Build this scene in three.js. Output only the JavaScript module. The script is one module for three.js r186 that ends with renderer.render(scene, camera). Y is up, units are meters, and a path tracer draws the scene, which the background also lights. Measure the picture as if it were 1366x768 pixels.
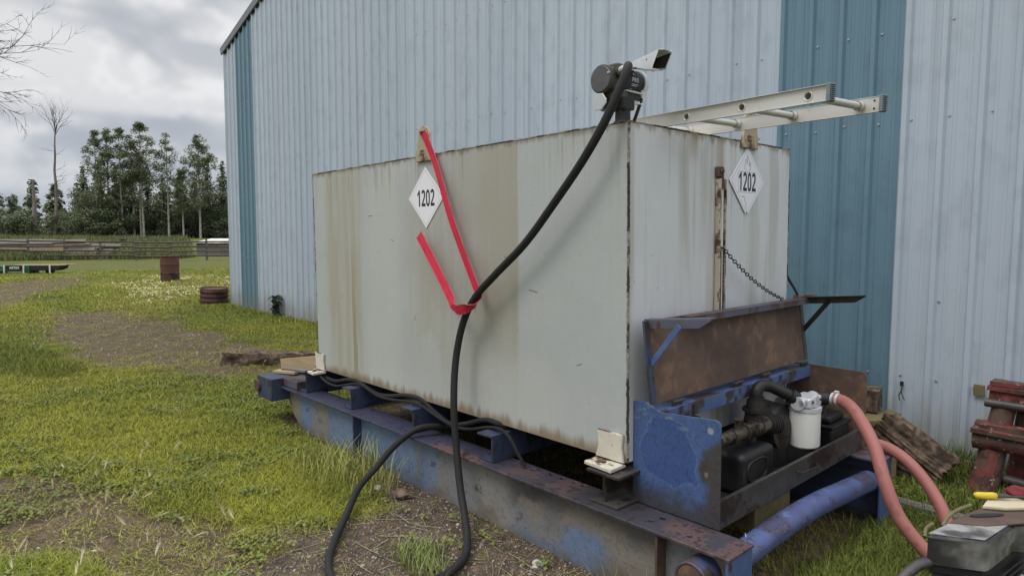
import * as THREE from 'three';
import { RoundedBoxGeometry } from 'three/addons/geometries/RoundedBoxGeometry.js';
import { mergeGeometries, toCreasedNormals } from 'three/addons/utils/BufferGeometryUtils.js';

// ---------------------------------------------------------------- camera, sky, sun, exposure
const W = 1024, H = 575;
const scene = new THREE.Scene();
const camera = new THREE.PerspectiveCamera(47.0, W / H, 0.05, 6000);
camera.position.set(1.893, 1.558, 2.431);
camera.rotation.set(-0.0782, 0.8333, 0.0029, 'YXZ');
const renderer = new THREE.WebGLRenderer({ antialias: true });
renderer.setSize(W, H);
renderer.toneMapping = THREE.LinearToneMapping;
renderer.toneMappingExposure = 1.4;
renderer.shadowMap.enabled = true;

// ---- noise
function rng(seed) { let a = seed >>> 0; return () => { a = (a + 0x6D2B79F5) >>> 0; let t = a; t = Math.imul(t ^ (t >>> 15), t | 1); t ^= t + Math.imul(t ^ (t >>> 7), t | 61); return ((t ^ (t >>> 14)) >>> 0) / 4294967296; }; }
const hash = (x, y, s) => { let h = Math.imul(x, 374761393) + Math.imul(y, 668265263) + Math.imul(s, 974634777); h = Math.imul(h ^ (h >>> 13), 1274126177); return ((h ^ (h >>> 16)) >>> 0) / 4294967296; };
function vn(x, y, p, s) {                        // value noise, period p (0: none)
  const xi = Math.floor(x), yi = Math.floor(y); let fx = x - xi, fy = y - yi;
  fx = fx * fx * (3 - 2 * fx); fy = fy * fy * (3 - 2 * fy);
  let x0 = xi, x1 = xi + 1, y0 = yi, y1 = yi + 1;
  if (p) { x0 = ((x0 % p) + p) % p; x1 = ((x1 % p) + p) % p; y0 = ((y0 % p) + p) % p; y1 = ((y1 % p) + p) % p; }
  const a = hash(x0, y0, s), b = hash(x1, y0, s), c = hash(x0, y1, s), d = hash(x1, y1, s);
  return a + (b - a) * fx + (c - a) * fy + (a - b - c + d) * fx * fy;
}
function fbm(x, y, o = 4, p = 0, s = 1) { let v = 0, a = 0.5, n = 0; for (let i = 0; i < o; i++) { v += a * vn(x, y, p, s + i * 17); n += a; a *= 0.5; x *= 2; y *= 2; p *= 2; } return v / n; }
const clamp = (x, a = 0, b = 1) => Math.min(b, Math.max(a, x));
const sst = (a, b, x) => { const t = clamp((x - a) / (b - a)); return t * t * (3 - 2 * t); };
const mix = (a, b, t) => a + (b - a) * t;
const mix3 = (a, b, t) => [mix(a[0], b[0], t), mix(a[1], b[1], t), mix(a[2], b[2], t)];
const lin = (c) => c.map((v) => Math.pow(v / 255, 2.2));

// ---- the sky: broken overcast, computed
{
  const w = 1024, h = 512, d = new Float32Array(w * h * 4);
  for (let j = 0; j < h; j++) for (let i = 0; i < w; i++) {
    const phi = ((i + 0.5) / w - 0.5) * 2 * Math.PI, el = ((j + 0.5) / h - 0.5) * Math.PI;
    const y = Math.sin(el), c = Math.cos(el), x = Math.cos(phi) * c, z = Math.sin(phi) * c;
    const k = 1.0 / (Math.max(y, 0) + 0.22), px = x * k * 2.2 + 11.3, pz = z * k * 2.2 + 4.7;
    const wx = fbm(px * 1.3 + 7, pz * 1.3, 4, 0, 31) - 0.5, wz = fbm(px * 1.3, pz * 1.3 + 9, 4, 0, 47) - 0.5;
    const n1 = fbm(px + wx * 1.2, pz + wz * 1.2, 6, 0, 5), n2 = fbm(px * 0.5 + 3, pz * 0.5 + wx * 0.5, 4, 0, 9);
    const br = sst(0.36, 0.62, n1 * 0.62 + n2 * 0.38);
    const n3 = fbm(px * 2.6 + wx * 2.5, pz * 2.6 + wz * 2.5, 5, 0, 57);
    const edge = sst(0.46, 0.52, n3) * (1 - sst(0.53, 0.68, n3)) * sst(0.3, 0.55, br);
    let col = mix3([0.39, 0.425, 0.485], [0.74, 0.745, 0.76], br);
    col = mix3(col, [0.90, 0.895, 0.90], edge * 0.6); col = mix3(col, [0.47, 0.495, 0.54], sst(0.58, 0.74, n3) * 0.4);
    const low = 1 - sst(0.02, 0.24, y);          // bluer, greyer air low over the woods
    col = mix3(col, [0.40, 0.455, 0.53], low * 0.45);
    const up = (1 + 1.9 * sst(0.26, 0.95, y)) * 0.735;     // an overcast sky is brightest overhead
    if (y < 0) col = mix3(col, [0.2, 0.21, 0.17], sst(0, 0.1, -y));
    const o = (j * w + i) * 4; d[o] = col[0] * up; d[o + 1] = col[1] * up; d[o + 2] = col[2] * up; d[o + 3] = 1;
  }
  const t = new THREE.DataTexture(d, w, h, THREE.RGBAFormat, THREE.FloatType);
  t.mapping = THREE.EquirectangularReflectionMapping; t.magFilter = t.minFilter = THREE.LinearFilter; t.wrapS = THREE.RepeatWrapping; t.needsUpdate = true;
  scene.background = t; scene.environment = t;
}
const sun = new THREE.DirectionalLight(0xfff4e6, 0.75);
sun.position.set(-3, 26, 17); sun.target.position.set(-1, 0, 0); sun.castShadow = true; sun.shadow.radius = 40;
sun.shadow.mapSize.set(2048, 2048); Object.assign(sun.shadow.camera, { left: -30, right: 30, top: 30, bottom: -30, near: 1, far: 90 });
scene.add(sun, sun.target);

// ---------------------------------------------------------------- helpers: things, parts, geometry
const taken = new Map();
function numbered(n) { const k = taken.get(n) ?? 0; taken.set(n, k + 1); return k ? `${n}_${String(k).padStart(3, '0')}` : n; }
const BASE = new Map();
const TX = 0.008, TZ = 0.0092, RIGROT = new THREE.Euler(TX, 0, TZ, 'ZYX'), RIG = new THREE.Matrix4().makeRotationFromEuler(RIGROT);
function tag(o, label, category, group, kind) { o.userData = { ...o.userData, label, category }; if (group) o.userData.group = group; if (kind) o.userData.kind = kind; return o; }
function thing(name, label, category, base = [0, 0, 0], { rig = false, group, rotY = 0 } = {}) {
  const o = new THREE.Group(); o.name = numbered(name); tag(o, label, category, group);
  const b = new THREE.Vector3(...base); BASE.set(o, b);
  if (rig) { o.position.copy(b.clone().applyMatrix4(RIG)).add(new THREE.Vector3(0, 2.08, 0)); o.rotation.copy(RIGROT); }
  else { o.position.copy(b); o.rotation.y = rotY; if (rotY) BASE.set(o, new THREE.Vector3()); }
  scene.add(o); return o;
}
const flat = (g) => { const q = g.index ? g.toNonIndexed() : g.clone(); for (const k of Object.keys(q.attributes)) if (!['position', 'normal', 'uv', 'color'].includes(k)) q.deleteAttribute(k); return q; };
function merge(gs) { gs = (Array.isArray(gs) ? gs : [gs]).map(flat); const col = gs.some((g) => g.attributes.color); if (!col) gs.forEach((g) => g.deleteAttribute('color')); return gs.length === 1 ? gs[0] : mergeGeometries(gs); }
function part(name, gs, mat, parent, label) {
  const g = merge(gs), b = BASE.get(parent); if (b) g.translate(-b.x, -b.y, -b.z);
  const m = new THREE.Mesh(g, mat); m.name = name; m.castShadow = m.receiveShadow = true; if (label) m.userData.label = label;
  parent.add(m); BASE.set(m, b ?? new THREE.Vector3()); return m;
}
function solo(name, gs, mat, label, category, opt = {}) {       // a thing that is one mesh
  const m = new THREE.Mesh(merge(gs), mat); m.name = numbered(name); m.castShadow = m.receiveShadow = true;
  if (opt.rig) { m.position.set(0, 2.08, 0); m.rotation.copy(RIGROT); }
  tag(m, label, category, opt.group, opt.kind); scene.add(m); return m;
}
function struct(name, gs, mat) { const m = new THREE.Mesh(merge(gs), mat); m.name = name; m.receiveShadow = m.castShadow = true; m.userData.kind = 'structure'; scene.add(m); return m; }
function boxUV(g, s = 1) {                       // uv in metres from the dominant normal
  const q = flat(g), p = q.attributes.position, n = q.attributes.normal, uv = new Float32Array(p.count * 2);
  for (let f = 0; f < p.count; f += 3) {
    const nx = Math.abs(n.getX(f) + n.getX(f + 1) + n.getX(f + 2)), ny = Math.abs(n.getY(f) + n.getY(f + 1) + n.getY(f + 2)), nz = Math.abs(n.getZ(f) + n.getZ(f + 1) + n.getZ(f + 2));
    for (let k = f; k < f + 3; k++) {
      const x = p.getX(k), y = p.getY(k), z = p.getZ(k); let a, b;
      if (ny >= nx && ny >= nz) { a = x; b = z; } else if (nx >= nz) { a = z; b = y; } else { a = x; b = y; }
      uv[k * 2] = a * s; uv[k * 2 + 1] = b * s;
    }
  }
  q.setAttribute('uv', new THREE.BufferAttribute(uv, 2)); return q;
}
function planarUV(g, ax, a0, a1, ay, b0, b1) {
  const q = flat(g), p = q.attributes.position, uv = new Float32Array(p.count * 2);
  for (let k = 0; k < p.count; k++) { const v = [p.getX(k), p.getY(k), p.getZ(k)]; uv[k * 2] = (v[ax] - a0) / (a1 - a0); uv[k * 2 + 1] = (v[ay] - b0) / (b1 - b0); }
  q.setAttribute('uv', new THREE.BufferAttribute(uv, 2)); return q;
}
// a bevelled box between two corners
function bx(x0, y0, z0, x1, y1, z1, r = 0.002) {
  const w = Math.abs(x1 - x0), h = Math.abs(y1 - y0), d = Math.abs(z1 - z0);
  const g = r > 0 ? new RoundedBoxGeometry(w, h, d, 1, Math.min(r, w * 0.45, h * 0.45, d * 0.45)) : new THREE.BoxGeometry(w, h, d);
  g.translate((x0 + x1) / 2, (y0 + y1) / 2, (z0 + z1) / 2); return boxUV(g);
}
const V = (a) => new THREE.Vector3(...a);
function aim(g, a, b) {                          // takes +y of g onto a->b, centred
  const d = V(b).sub(V(a)); g.applyQuaternion(new THREE.Quaternion().setFromUnitVectors(new THREE.Vector3(0, 1, 0), d.clone().normalize()));
  g.translate((a[0] + b[0]) / 2, (a[1] + b[1]) / 2, (a[2] + b[2]) / 2); return g;
}
const cyl = (a, b, r0, r1 = r0, n = 20) => boxUV(aim(new THREE.CylinderGeometry(r1, r0, V(a).distanceTo(V(b)), n), a, b));
function bar(a, b, w, t, r = 0.002) {            // flat bar, w wide (x) and t deep (z) before aiming
  const g = new RoundedBoxGeometry(w, V(a).distanceTo(V(b)), t, 1, Math.min(r, t * 0.45)); return aim(boxUV(g), a, b);
}
function tube(pts, r, seg = 60, rad = 14, tension = 0.5) { return new THREE.TubeGeometry(new THREE.CatmullRomCurve3(pts.map(V), false, 'catmullrom', tension), seg, r, rad); }
function tubeM(pts, r, seg, rad) {               // tube with uv in metres and closed ends
  const c = new THREE.CatmullRomCurve3(pts.map(V), false, 'centripetal'), g = new THREE.TubeGeometry(c, seg, r, rad), L = c.getLength(), uv = g.attributes.uv;
  for (let i = 0; i < uv.count; i++) uv.setXY(i, uv.getX(i) * L, uv.getY(i) * r * 6.283);
  const caps = [0, 1].map((t) => { const q = new THREE.CircleGeometry(r, rad); q.lookAt(c.getTangent(t).multiplyScalar(t ? 1 : -1)); const p = c.getPoint(t); q.translate(p.x, p.y, p.z); return q; });
  return merge([g, ...caps]);
}
function extr(pts, depth, bevel = 0.002, holes = []) {     // outline in x-y, thickness along z from 0
  const s = new THREE.Shape(pts.map((p) => new THREE.Vector2(p[0], p[1])));
  for (const [cx, cy, r] of holes) { const h = new THREE.Path(); h.absarc(cx, cy, r, 0, Math.PI * 2, true); s.holes.push(h); }
  const b = Math.min(bevel, depth * 0.4);
  return new THREE.ExtrudeGeometry(s, { depth: depth - 2 * b, bevelEnabled: b > 0, bevelThickness: b, bevelSize: b, bevelOffset: -b, bevelSegments: 1, curveSegments: 16 }).translate(0, 0, b);
}
const toX = (g) => g.rotateY(Math.PI / 2);       // outline x -> -z, thickness -> +x
function bolt(x, y, z, dir = 'y', r = 0.011, h = 0.009) { const g = new THREE.CylinderGeometry(r, r, h, 6); if (dir === 'x') g.rotateZ(Math.PI / 2); if (dir === 'z') g.rotateX(Math.PI / 2); g.translate(x, y, z); return boxUV(g); }

// ---------------------------------------------------------------- textures and materials
function tex(w, h, f, { srgb = true, wrap = true } = {}) {
  const d = new Uint8Array(w * h * 4);
  for (let j = 0; j < h; j++) for (let i = 0; i < w; i++) { const c = f((i + 0.5) / w, (j + 0.5) / h), o = (j * w + i) * 4; d[o] = clamp(c[0], 0, 255); d[o + 1] = clamp(c[1], 0, 255); d[o + 2] = clamp(c[2], 0, 255); d[o + 3] = 255; }
  const t = new THREE.DataTexture(d, w, h, THREE.RGBAFormat); t.magFilter = THREE.LinearFilter; t.minFilter = THREE.LinearMipmapLinearFilter; t.generateMipmaps = true;
  if (srgb) t.colorSpace = THREE.SRGBColorSpace; if (wrap) t.wrapS = t.wrapT = THREE.RepeatWrapping; t.needsUpdate = true; return t;
}
const g1 = (v) => [v * 255, v * 255, v * 255];
const std = (o) => new THREE.MeshStandardMaterial(o);
// grain and blotch maps shared by many materials (1 m tiles)
const T_bump = tex(512, 512, (u, v) => g1(0.6 * fbm(u * 32, v * 32, 4, 32, 3) + 0.4 * fbm(u * 8, v * 8, 3, 8, 8)), { srgb: false });
const T_rough = tex(512, 512, (u, v) => { const n = fbm(u * 6, v * 6, 5, 6, 21); return [0, 255 * (0.55 + 0.4 * n), 0]; }, { srgb: false });
function worn(base, hi, under, amt, seed, tile = 6, streak = 1) {   // paint `base`..`hi` worn through to `under`
  return tex(512, 512, (u, v) => {
    const a = fbm(u * tile, v * tile * streak, 6, tile, seed), b = fbm(u * tile * 4, v * tile * 4, 4, tile * 4, seed + 7), c = fbm(u * 3, v * 3, 3, 3, seed + 13);
    let col = mix3(base, hi, sst(0.3, 0.7, a * 0.6 + b * 0.4));
    const k = sst(0.5 - 0.05, 0.5 + 0.05, a * 0.55 + b * 0.25 + c * 0.2 + amt - 0.5);
    col = mix3(col, mix3(under, under.map((q) => q * 0.6), b), k * 0.92);
    const sp = fbm(u * tile * 10, v * tile * 10, 2, tile * 10, seed + 3); if (sp > 0.86) col = mix3(col, under, 0.4);
    return col;
  });
}
const mk = (map, o = {}) => std({ map, roughness: 0.7, metalness: 0, bumpMap: T_bump, bumpScale: 0.0015, ...o });
const M = {};
const pipeTex = () => tex(512, 512, (u, v) => { const a = fbm(u * 3, v * 3, 5, 3, 191), b = fbm(u * 12, v * 12, 5, 12, 192), d = fbm(u * 48, v * 48, 3, 48, 193); let c = mix3([68, 82, 130], [92, 106, 150], a * 0.6 + b * 0.4); c = mix3(c, [66, 62, 88], sst(0.44, 0.66, a * 0.6 + b * 0.4) * 0.8); c = mix3(c, [48, 42, 50], sst(0.6, 0.68, d) * sst(0.42, 0.6, b)); return mix3(c, [120, 130, 168], sst(0.66, 0.74, d) * 0.5); });
M.blue = mk(worn([74, 94, 138], [90, 110, 154], [80, 70, 66], 0.42, 11), { roughness: 0.5 });
M.bluePipe = mk(pipeTex(), { roughness: 0.45 });
M.blueDark = mk(worn([54, 62, 88], [68, 78, 106], [66, 60, 60], 0.46, 23), { roughness: 0.55 });
M.stubPaint = mk(worn([70, 82, 122], [92, 92, 104], [92, 76, 68], 0.52, 29, 8), { roughness: 0.6 });
M.flange = mk(worn([84, 84, 102], [98, 96, 112], [98, 76, 70], 0.5, 27, 7), { roughness: 0.55 });
M.rustPlate = mk(tex(512, 512, (u, v) => { const a = fbm(u * 5, v * 5, 6, 5, 91), b = fbm(u * 22, v * 22, 5, 22, 92); let c = mix3([78, 62, 56], [104, 84, 72], sst(0.3, 0.75, a * 0.7 + b * 0.3)); return mix3(c, [144, 108, 78], sst(0.58, 0.75, b) * sst(0.42, 0.65, a) * 0.45); }), { roughness: 0.75, bumpScale: 0.002 });
M.darkSteel = mk(worn([62, 60, 60], [82, 78, 76], [58, 44, 38], 0.4, 33), { roughness: 0.5, metalness: 0.2 });
M.blackIron = mk(worn([24, 23, 23], [40, 38, 37], [60, 48, 40], 0.4, 35), { roughness: 0.55 });
M.blackPlastic = mk(worn([24, 24, 26], [36, 36, 37], [64, 58, 52], 0.38, 37), { roughness: 0.55 });
M.rubber = std({ map: tex(256, 256, (u, v) => { const a = fbm(u * 4, v * 4, 4, 4, 41), b = fbm(u * 60, v * 8, 3, 4, 42); return mix3([20, 19, 21], [38, 36, 37], a * 0.6 + b * 0.4); }), roughness: 0.78, bumpMap: T_bump, bumpScale: 0.0006 });
M.hoseDark = std({ color: new THREE.Color().setRGB(0.010, 0.010, 0.011), roughness: 0.85 });
M.pink = std({ map: tex(256, 512, (u, v) => { const a = fbm(u * 5, v * 5, 5, 5, 43), b = fbm(u * 40, v * 40, 3, 40, 44); return mix3(mix3([158, 98, 93], [176, 116, 109], a), [116, 84, 78], sst(0.55, 0.8, a * 0.5 + b * 0.5) * 0.6); }), roughness: 0.6, bumpMap: T_bump, bumpScale: 0.0008 });
M.red = std({ map: tex(256, 256, (u, v) => { const w = Math.sin(v * 800) * 0.5 + 0.5, a = fbm(u * 6, v * 12, 4, 6, 45), e = Math.abs(u - 0.5), d = fbm(u * 10, v * 30, 4, 10, 46); let c = mix3([192, 26, 58], [216, 60, 86], w * 0.35 + a * 0.65); c = mix3(c, [224, 120, 132], sst(0.43, 0.46, e) * 0.6); return mix3(c, [120, 40, 48], sst(0.55, 0.75, d) * 0.5); }), roughness: 0.75 });
M.alu = mk(tex(512, 256, (u, v) => { const a = fbm(u * 4, v * 30, 4, 4, 51), b = fbm(u * 10, v * 10, 4, 10, 52); return mix3(mix3([196, 194, 188], [222, 220, 214], a), [150, 140, 124], sst(0.6, 0.8, b) * 0.5); }), { roughness: 0.42, metalness: 0.35, bumpScale: 0.0004 });
M.aluTube = M.alu.clone(); M.aluTube.side = THREE.DoubleSide;
M.greyPlastic = mk(worn([104, 116, 124], [124, 134, 140], [80, 84, 88], 0.3, 55), { roughness: 0.6 });
M.galv = mk(worn([196, 200, 204], [216, 218, 220], [150, 150, 150], 0.34, 57), { roughness: 0.4, metalness: 0.25 });
M.holder = mk(worn([208, 212, 216], [224, 227, 230], [150, 152, 154], 0.32, 58), { roughness: 0.35, metalness: 0.1, bumpScale: 0.0003 });
M.silver = std({ color: new THREE.Color().setRGB(0.5, 0.5, 0.49), roughness: 0.35, metalness: 0.75, bumpMap: T_bump, bumpScale: 0.001 });
M.brass = mk(worn([74, 67, 58], [122, 112, 98], [36, 31, 28], 0.48, 59, 14), { roughness: 0.4, metalness: 0.5 });
M.white = std({ map: tex(256, 256, (u, v) => { const a = fbm(u * 4, v * 4, 5, 4, 61); return mix3([222, 222, 218], [196, 194, 186], sst(0.5, 0.8, a)); }), roughness: 0.4 });
M.footPaint = mk(worn([200, 194, 178], [212, 207, 193], [92, 66, 44], 0.35, 63, 8), { roughness: 0.65, bumpScale: 0.002 });
M.guard = mk(worn([190, 182, 164], [204, 198, 182], [104, 74, 52], 0.49, 64, 9), { roughness: 0.7, bumpScale: 0.002 });
M.lugPaint = mk(worn([168, 152, 124], [186, 172, 146], [96, 72, 50], 0.47, 65, 10), { roughness: 0.75, bumpScale: 0.002 });
M.seam = mk(worn([158, 156, 146], [178, 176, 166], [78, 62, 50], 0.47, 67, 14), { roughness: 0.8, bumpScale: 0.003 });
M.olive = mk(worn([64, 62, 54], [84, 80, 70], [50, 46, 40], 0.35, 69, 8), { roughness: 0.55 });
M.coverDisc = mk(worn([84, 82, 86], [98, 96, 99], [60, 58, 60], 0.3, 71), { roughness: 0.5 });
M.redRust = mk(tex(512, 512, (u, v) => { const a = fbm(u * 5, v * 5, 6, 5, 73), b = fbm(u * 22, v * 22, 4, 22, 74); let c = mix3([100, 78, 66], [68, 50, 44], b); c = mix3(c, [122, 54, 52], sst(0.5, 0.62, a) * 0.75); c = mix3(c, [66, 48, 42], sst(0.55, 0.7, b) * 0.8); return mix3(c, [170, 150, 138], sst(0.74, 0.82, fbm(u * 40, v * 40, 3, 40, 76))); }), { roughness: 0.8, bumpScale: 0.006 });
M.drum = mk(worn([80, 52, 49], [96, 62, 56], [58, 40, 38], 0.44, 75, 4), { roughness: 0.8 });
M.wood = mk(tex(512, 512, (u, v) => { const w = fbm(u * 3, v * 24, 5, 3, 77), b = fbm(u * 8, v * 60, 3, 4, 78); return mix3([92, 78, 60], [150, 134, 108], w * 0.6 + b * 0.4); }), { roughness: 0.9, bumpScale: 0.003 });
M.greenWood = mk(tex(512, 512, (u, v) => { const w = fbm(u * 24, v * 24, 5, 24, 79), b = fbm(u * 6, v * 6, 4, 6, 80); return mix3([84, 78, 54], [136, 128, 92], w * 0.5 + b * 0.5); }), { roughness: 0.9, bumpScale: 0.003 });
M.greyWood = mk(tex(512, 512, (u, v) => { const w = fbm(u * 3, v * 26, 5, 2, 81), b = fbm(u * 6, v * 6, 4, 6, 82); return mix3([84, 79, 76], [132, 126, 120], w * 0.65 + b * 0.35); }), { roughness: 0.95 });
M.ply = mk(tex(512, 512, (u, v) => { const w = fbm(u * 4, v * 30, 5, 2, 83); return mix3([150, 130, 100], [186, 166, 132], w); }), { roughness: 0.85 });
M.bark = mk(tex(512, 512, (u, v) => { const w = fbm(u * 14, v * 14, 6, 14, 85), b = fbm(u * 40, v * 40, 4, 40, 86); return mix3([48, 39, 33], [128, 108, 90], sst(0.25, 0.75, w * 0.6 + b * 0.4)); }), { roughness: 0.95, bumpScale: 0.008 });
M.birch = std({ map: tex(128, 512, (u, v) => { const a = fbm(u * 4, v * 40, 4, 4, 87), b = fbm(u * 3, v * 6, 3, 3, 88); return mix3([176, 172, 160], [66, 60, 54], sst(0.5, 0.66, a * 0.6 + b * 0.4)); }), roughness: 0.9 });
M.deadWood = std({ color: new THREE.Color().setRGB(0.1, 0.08, 0.07), roughness: 0.95 });
M.deadGrey = std({ color: new THREE.Color().setRGB(0.19, 0.165, 0.15), roughness: 0.95 });
M.yellow = std({ color: new THREE.Color().setRGB(0.62, 0.46, 0.03), roughness: 0.4 });
M.palePlate = mk(worn([188, 178, 150], [206, 200, 180], [110, 96, 76], 0.42, 95, 5), { roughness: 0.7 });
M.rag = std({ color: new THREE.Color().setRGB(0.16, 0.025, 0.03), roughness: 0.95, bumpMap: T_bump, bumpScale: 0.003 });
M.stone = std({ color: new THREE.Color().setRGB(0.42, 0.4, 0.37), roughness: 0.9, bumpMap: T_bump, bumpScale: 0.002 });
M.chalk = mk(tex(512, 512, (u, v) => { const a = fbm(u * 7, v * 7, 5, 7, 825), b = fbm(u * 26, v * 26, 4, 26, 826); let c = mix3([116, 116, 114], [168, 168, 164], b); return mix3(c, [38, 38, 40], sst(0.48, 0.6, a) * (0.4 + 0.6 * b)); }), { roughness: 0.7 });
M.black = std({ color: new THREE.Color().setRGB(0.012, 0.012, 0.013), roughness: 0.7 });
M.green = mk(worn([24, 84, 52], [38, 104, 66], [30, 40, 32], 0.38, 89), { roughness: 0.5 });
M.leaf = new THREE.MeshPhysicalMaterial({ vertexColors: true, roughness: 1, side: THREE.DoubleSide, transmission: 0.35, thickness: 0 });

// ---------------------------------------------------------------- ground
const R0 = rng(77);
function blob(x, z, cx, cz, rx, rz, ang, s) {
  const c = Math.cos(ang), q = Math.sin(ang), dx = x - cx, dz = z - cz, a = (dx * c + dz * q) / rx, b = (-dx * q + dz * c) / rz;
  const n = fbm(x * 1.3 + s, z * 1.3, 4, 0, 300 + s) - 0.5, n2 = fbm(x * 5, z * 5, 3, 0, 340 + s) - 0.5;
  return 1 - sst(0.72, 1.1, Math.sqrt(a * a + b * b) + n * 0.75 + n2 * 0.35);
}
function gravelMask(x, z) { return Math.max(blob(x, z, -0.5, 0.85, 1.1, 0.95, 0.3, 1), blob(x, z, 0.7, 0.3, 1.6, 0.6, 0, 4), blob(x, z, -1.2, 0.25, 0.75, 0.3, 0.2, 6)); }
function bareMask(x, z) {
  return Math.max(0.86 * blob(x, z, -9.9, -0.1, 4.2, 1.2, -0.08, 2), 0.95 * blob(x, z, -2.7, 1.88, 1.35, 0.45, -0.33, 3), 0.9 * blob(x, z, -1.75, 1.5, 0.75, 0.36, -0.3, 8),
    0.85 * blob(x, z, -20.5, 0.6, 7.5, 1.0, 0.25, 5), 0.7 * blob(x, z, -25, -1.5, 6, 0.5, 0.2, 9));
}
const strawMask = (x, z) => Math.max(blob(x, z, -21, -3.9, 5.5, 2.0, 0.3, 7), 0.6 * blob(x, z, -14, -1.2, 3, 1, 0.3, 10), 0.5 * blob(x, z, -7.6, -0.4, 1.6, 0.8, 0, 11));
const underSkid = (x, z) => x > -3.75 && x < 0.62 && z > -1.75 && z < 0.12;
function gy(x, z) {
  const d = Math.hypot(x - 1.9, z - 2.4);
  let y = -0.06 * sst(-2.8, -1.4, z) * sst(-14, -5, x);
  y += 1.06 * sst(46, 92, d) + (d > 92 ? (d - 92) * 0.004 : 0);
  y += (fbm(x * 0.35, z * 0.35, 3, 0, 401) - 0.5) * 0.10 * sst(4, 16, d) + (fbm(x * 1.6, z * 1.6, 3, 0, 402) - 0.5) * 0.035;
  y -= 0.02 * bareMask(x, z);
  return y;
}
{
  const axis = (a, b, s, g, end) => { const r = []; for (let v = a; v <= b + 1e-6; v += s) r.push(v); let st = s, v = b; while (v < end) { st *= g; v += st; r.push(v); } st = s; v = a; while (v > -end) { st *= g; v -= st; r.unshift(v); } return r; };
  const xs = axis(-14, 3, 0.1, 1.09, 2500), zs = axis(-4.4, 3.6, 0.1, 1.09, 2500), nx = xs.length, nz = zs.length;
  const pos = new Float32Array(nx * nz * 3), uv = new Float32Array(nx * nz * 2), col = new Float32Array(nx * nz * 3), idx = [];
  const G1 = lin([104, 110, 44]), G2 = lin([126, 126, 56]), DI = lin([130, 111, 94]), GR = lin([124, 108, 94]), ST = lin([168, 158, 108]), FAR = lin([128, 142, 54]);
  for (let j = 0; j < nz; j++) for (let i = 0; i < nx; i++) {
    const x = xs[i], z = zs[j], k = j * nx + i, d = Math.hypot(x - 1.9, z - 2.4);
    pos.set([x, gy(x, z), z], k * 3); uv.set([x, z], k * 2);
    let c = mix3(G1, G2, sst(0.3, 0.7, fbm(x * 0.5, z * 0.9, 4, 0, 411)));
    c = mix3(c, FAR, sst(10, 40, d) * 0.6);
    c = mix3(c, ST, strawMask(x, z) * 0.35); c = mix3(c, DI, bareMask(x, z)); c = mix3(c, GR, gravelMask(x, z));
    if (underSkid(x, z)) c = DI;
    col.set(c, k * 3);
    if (i < nx - 1 && j < nz - 1) idx.push(k, k + nx, k + 1, k + 1, k + nx, k + nx + 1);
  }
  const g = new THREE.BufferGeometry(); g.setAttribute('position', new THREE.BufferAttribute(pos, 3)); g.setAttribute('uv', new THREE.BufferAttribute(uv, 2)); g.setAttribute('color', new THREE.BufferAttribute(col, 3)); g.setIndex(idx); g.computeVertexNormals();
  const map = tex(1024, 1024, (u, v) => { const a = fbm(u * 24, v * 24, 5, 24, 421), b = fbm(u * 110, v * 110, 3, 110, 422), c = fbm(u * 5, v * 5, 3, 5, 423); const q = 0.62 + 0.42 * (a * 0.4 + b * 0.45 + c * 0.15 - 0.5) * 2; return [q * 282, q * 276, q * 262]; });
  map.repeat.set(0.55, 0.55);
  const bm = tex(1024, 1024, (u, v) => g1(0.5 * fbm(u * 40, v * 40, 4, 40, 431) + 0.5 * fbm(u * 120, v * 120, 3, 120, 432)), { srgb: false }); bm.repeat.set(0.8, 0.8);
  struct('ground', g, std({ map, vertexColors: true, roughness: 1, bumpMap: bm, bumpScale: 0.02 }));
}

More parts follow.
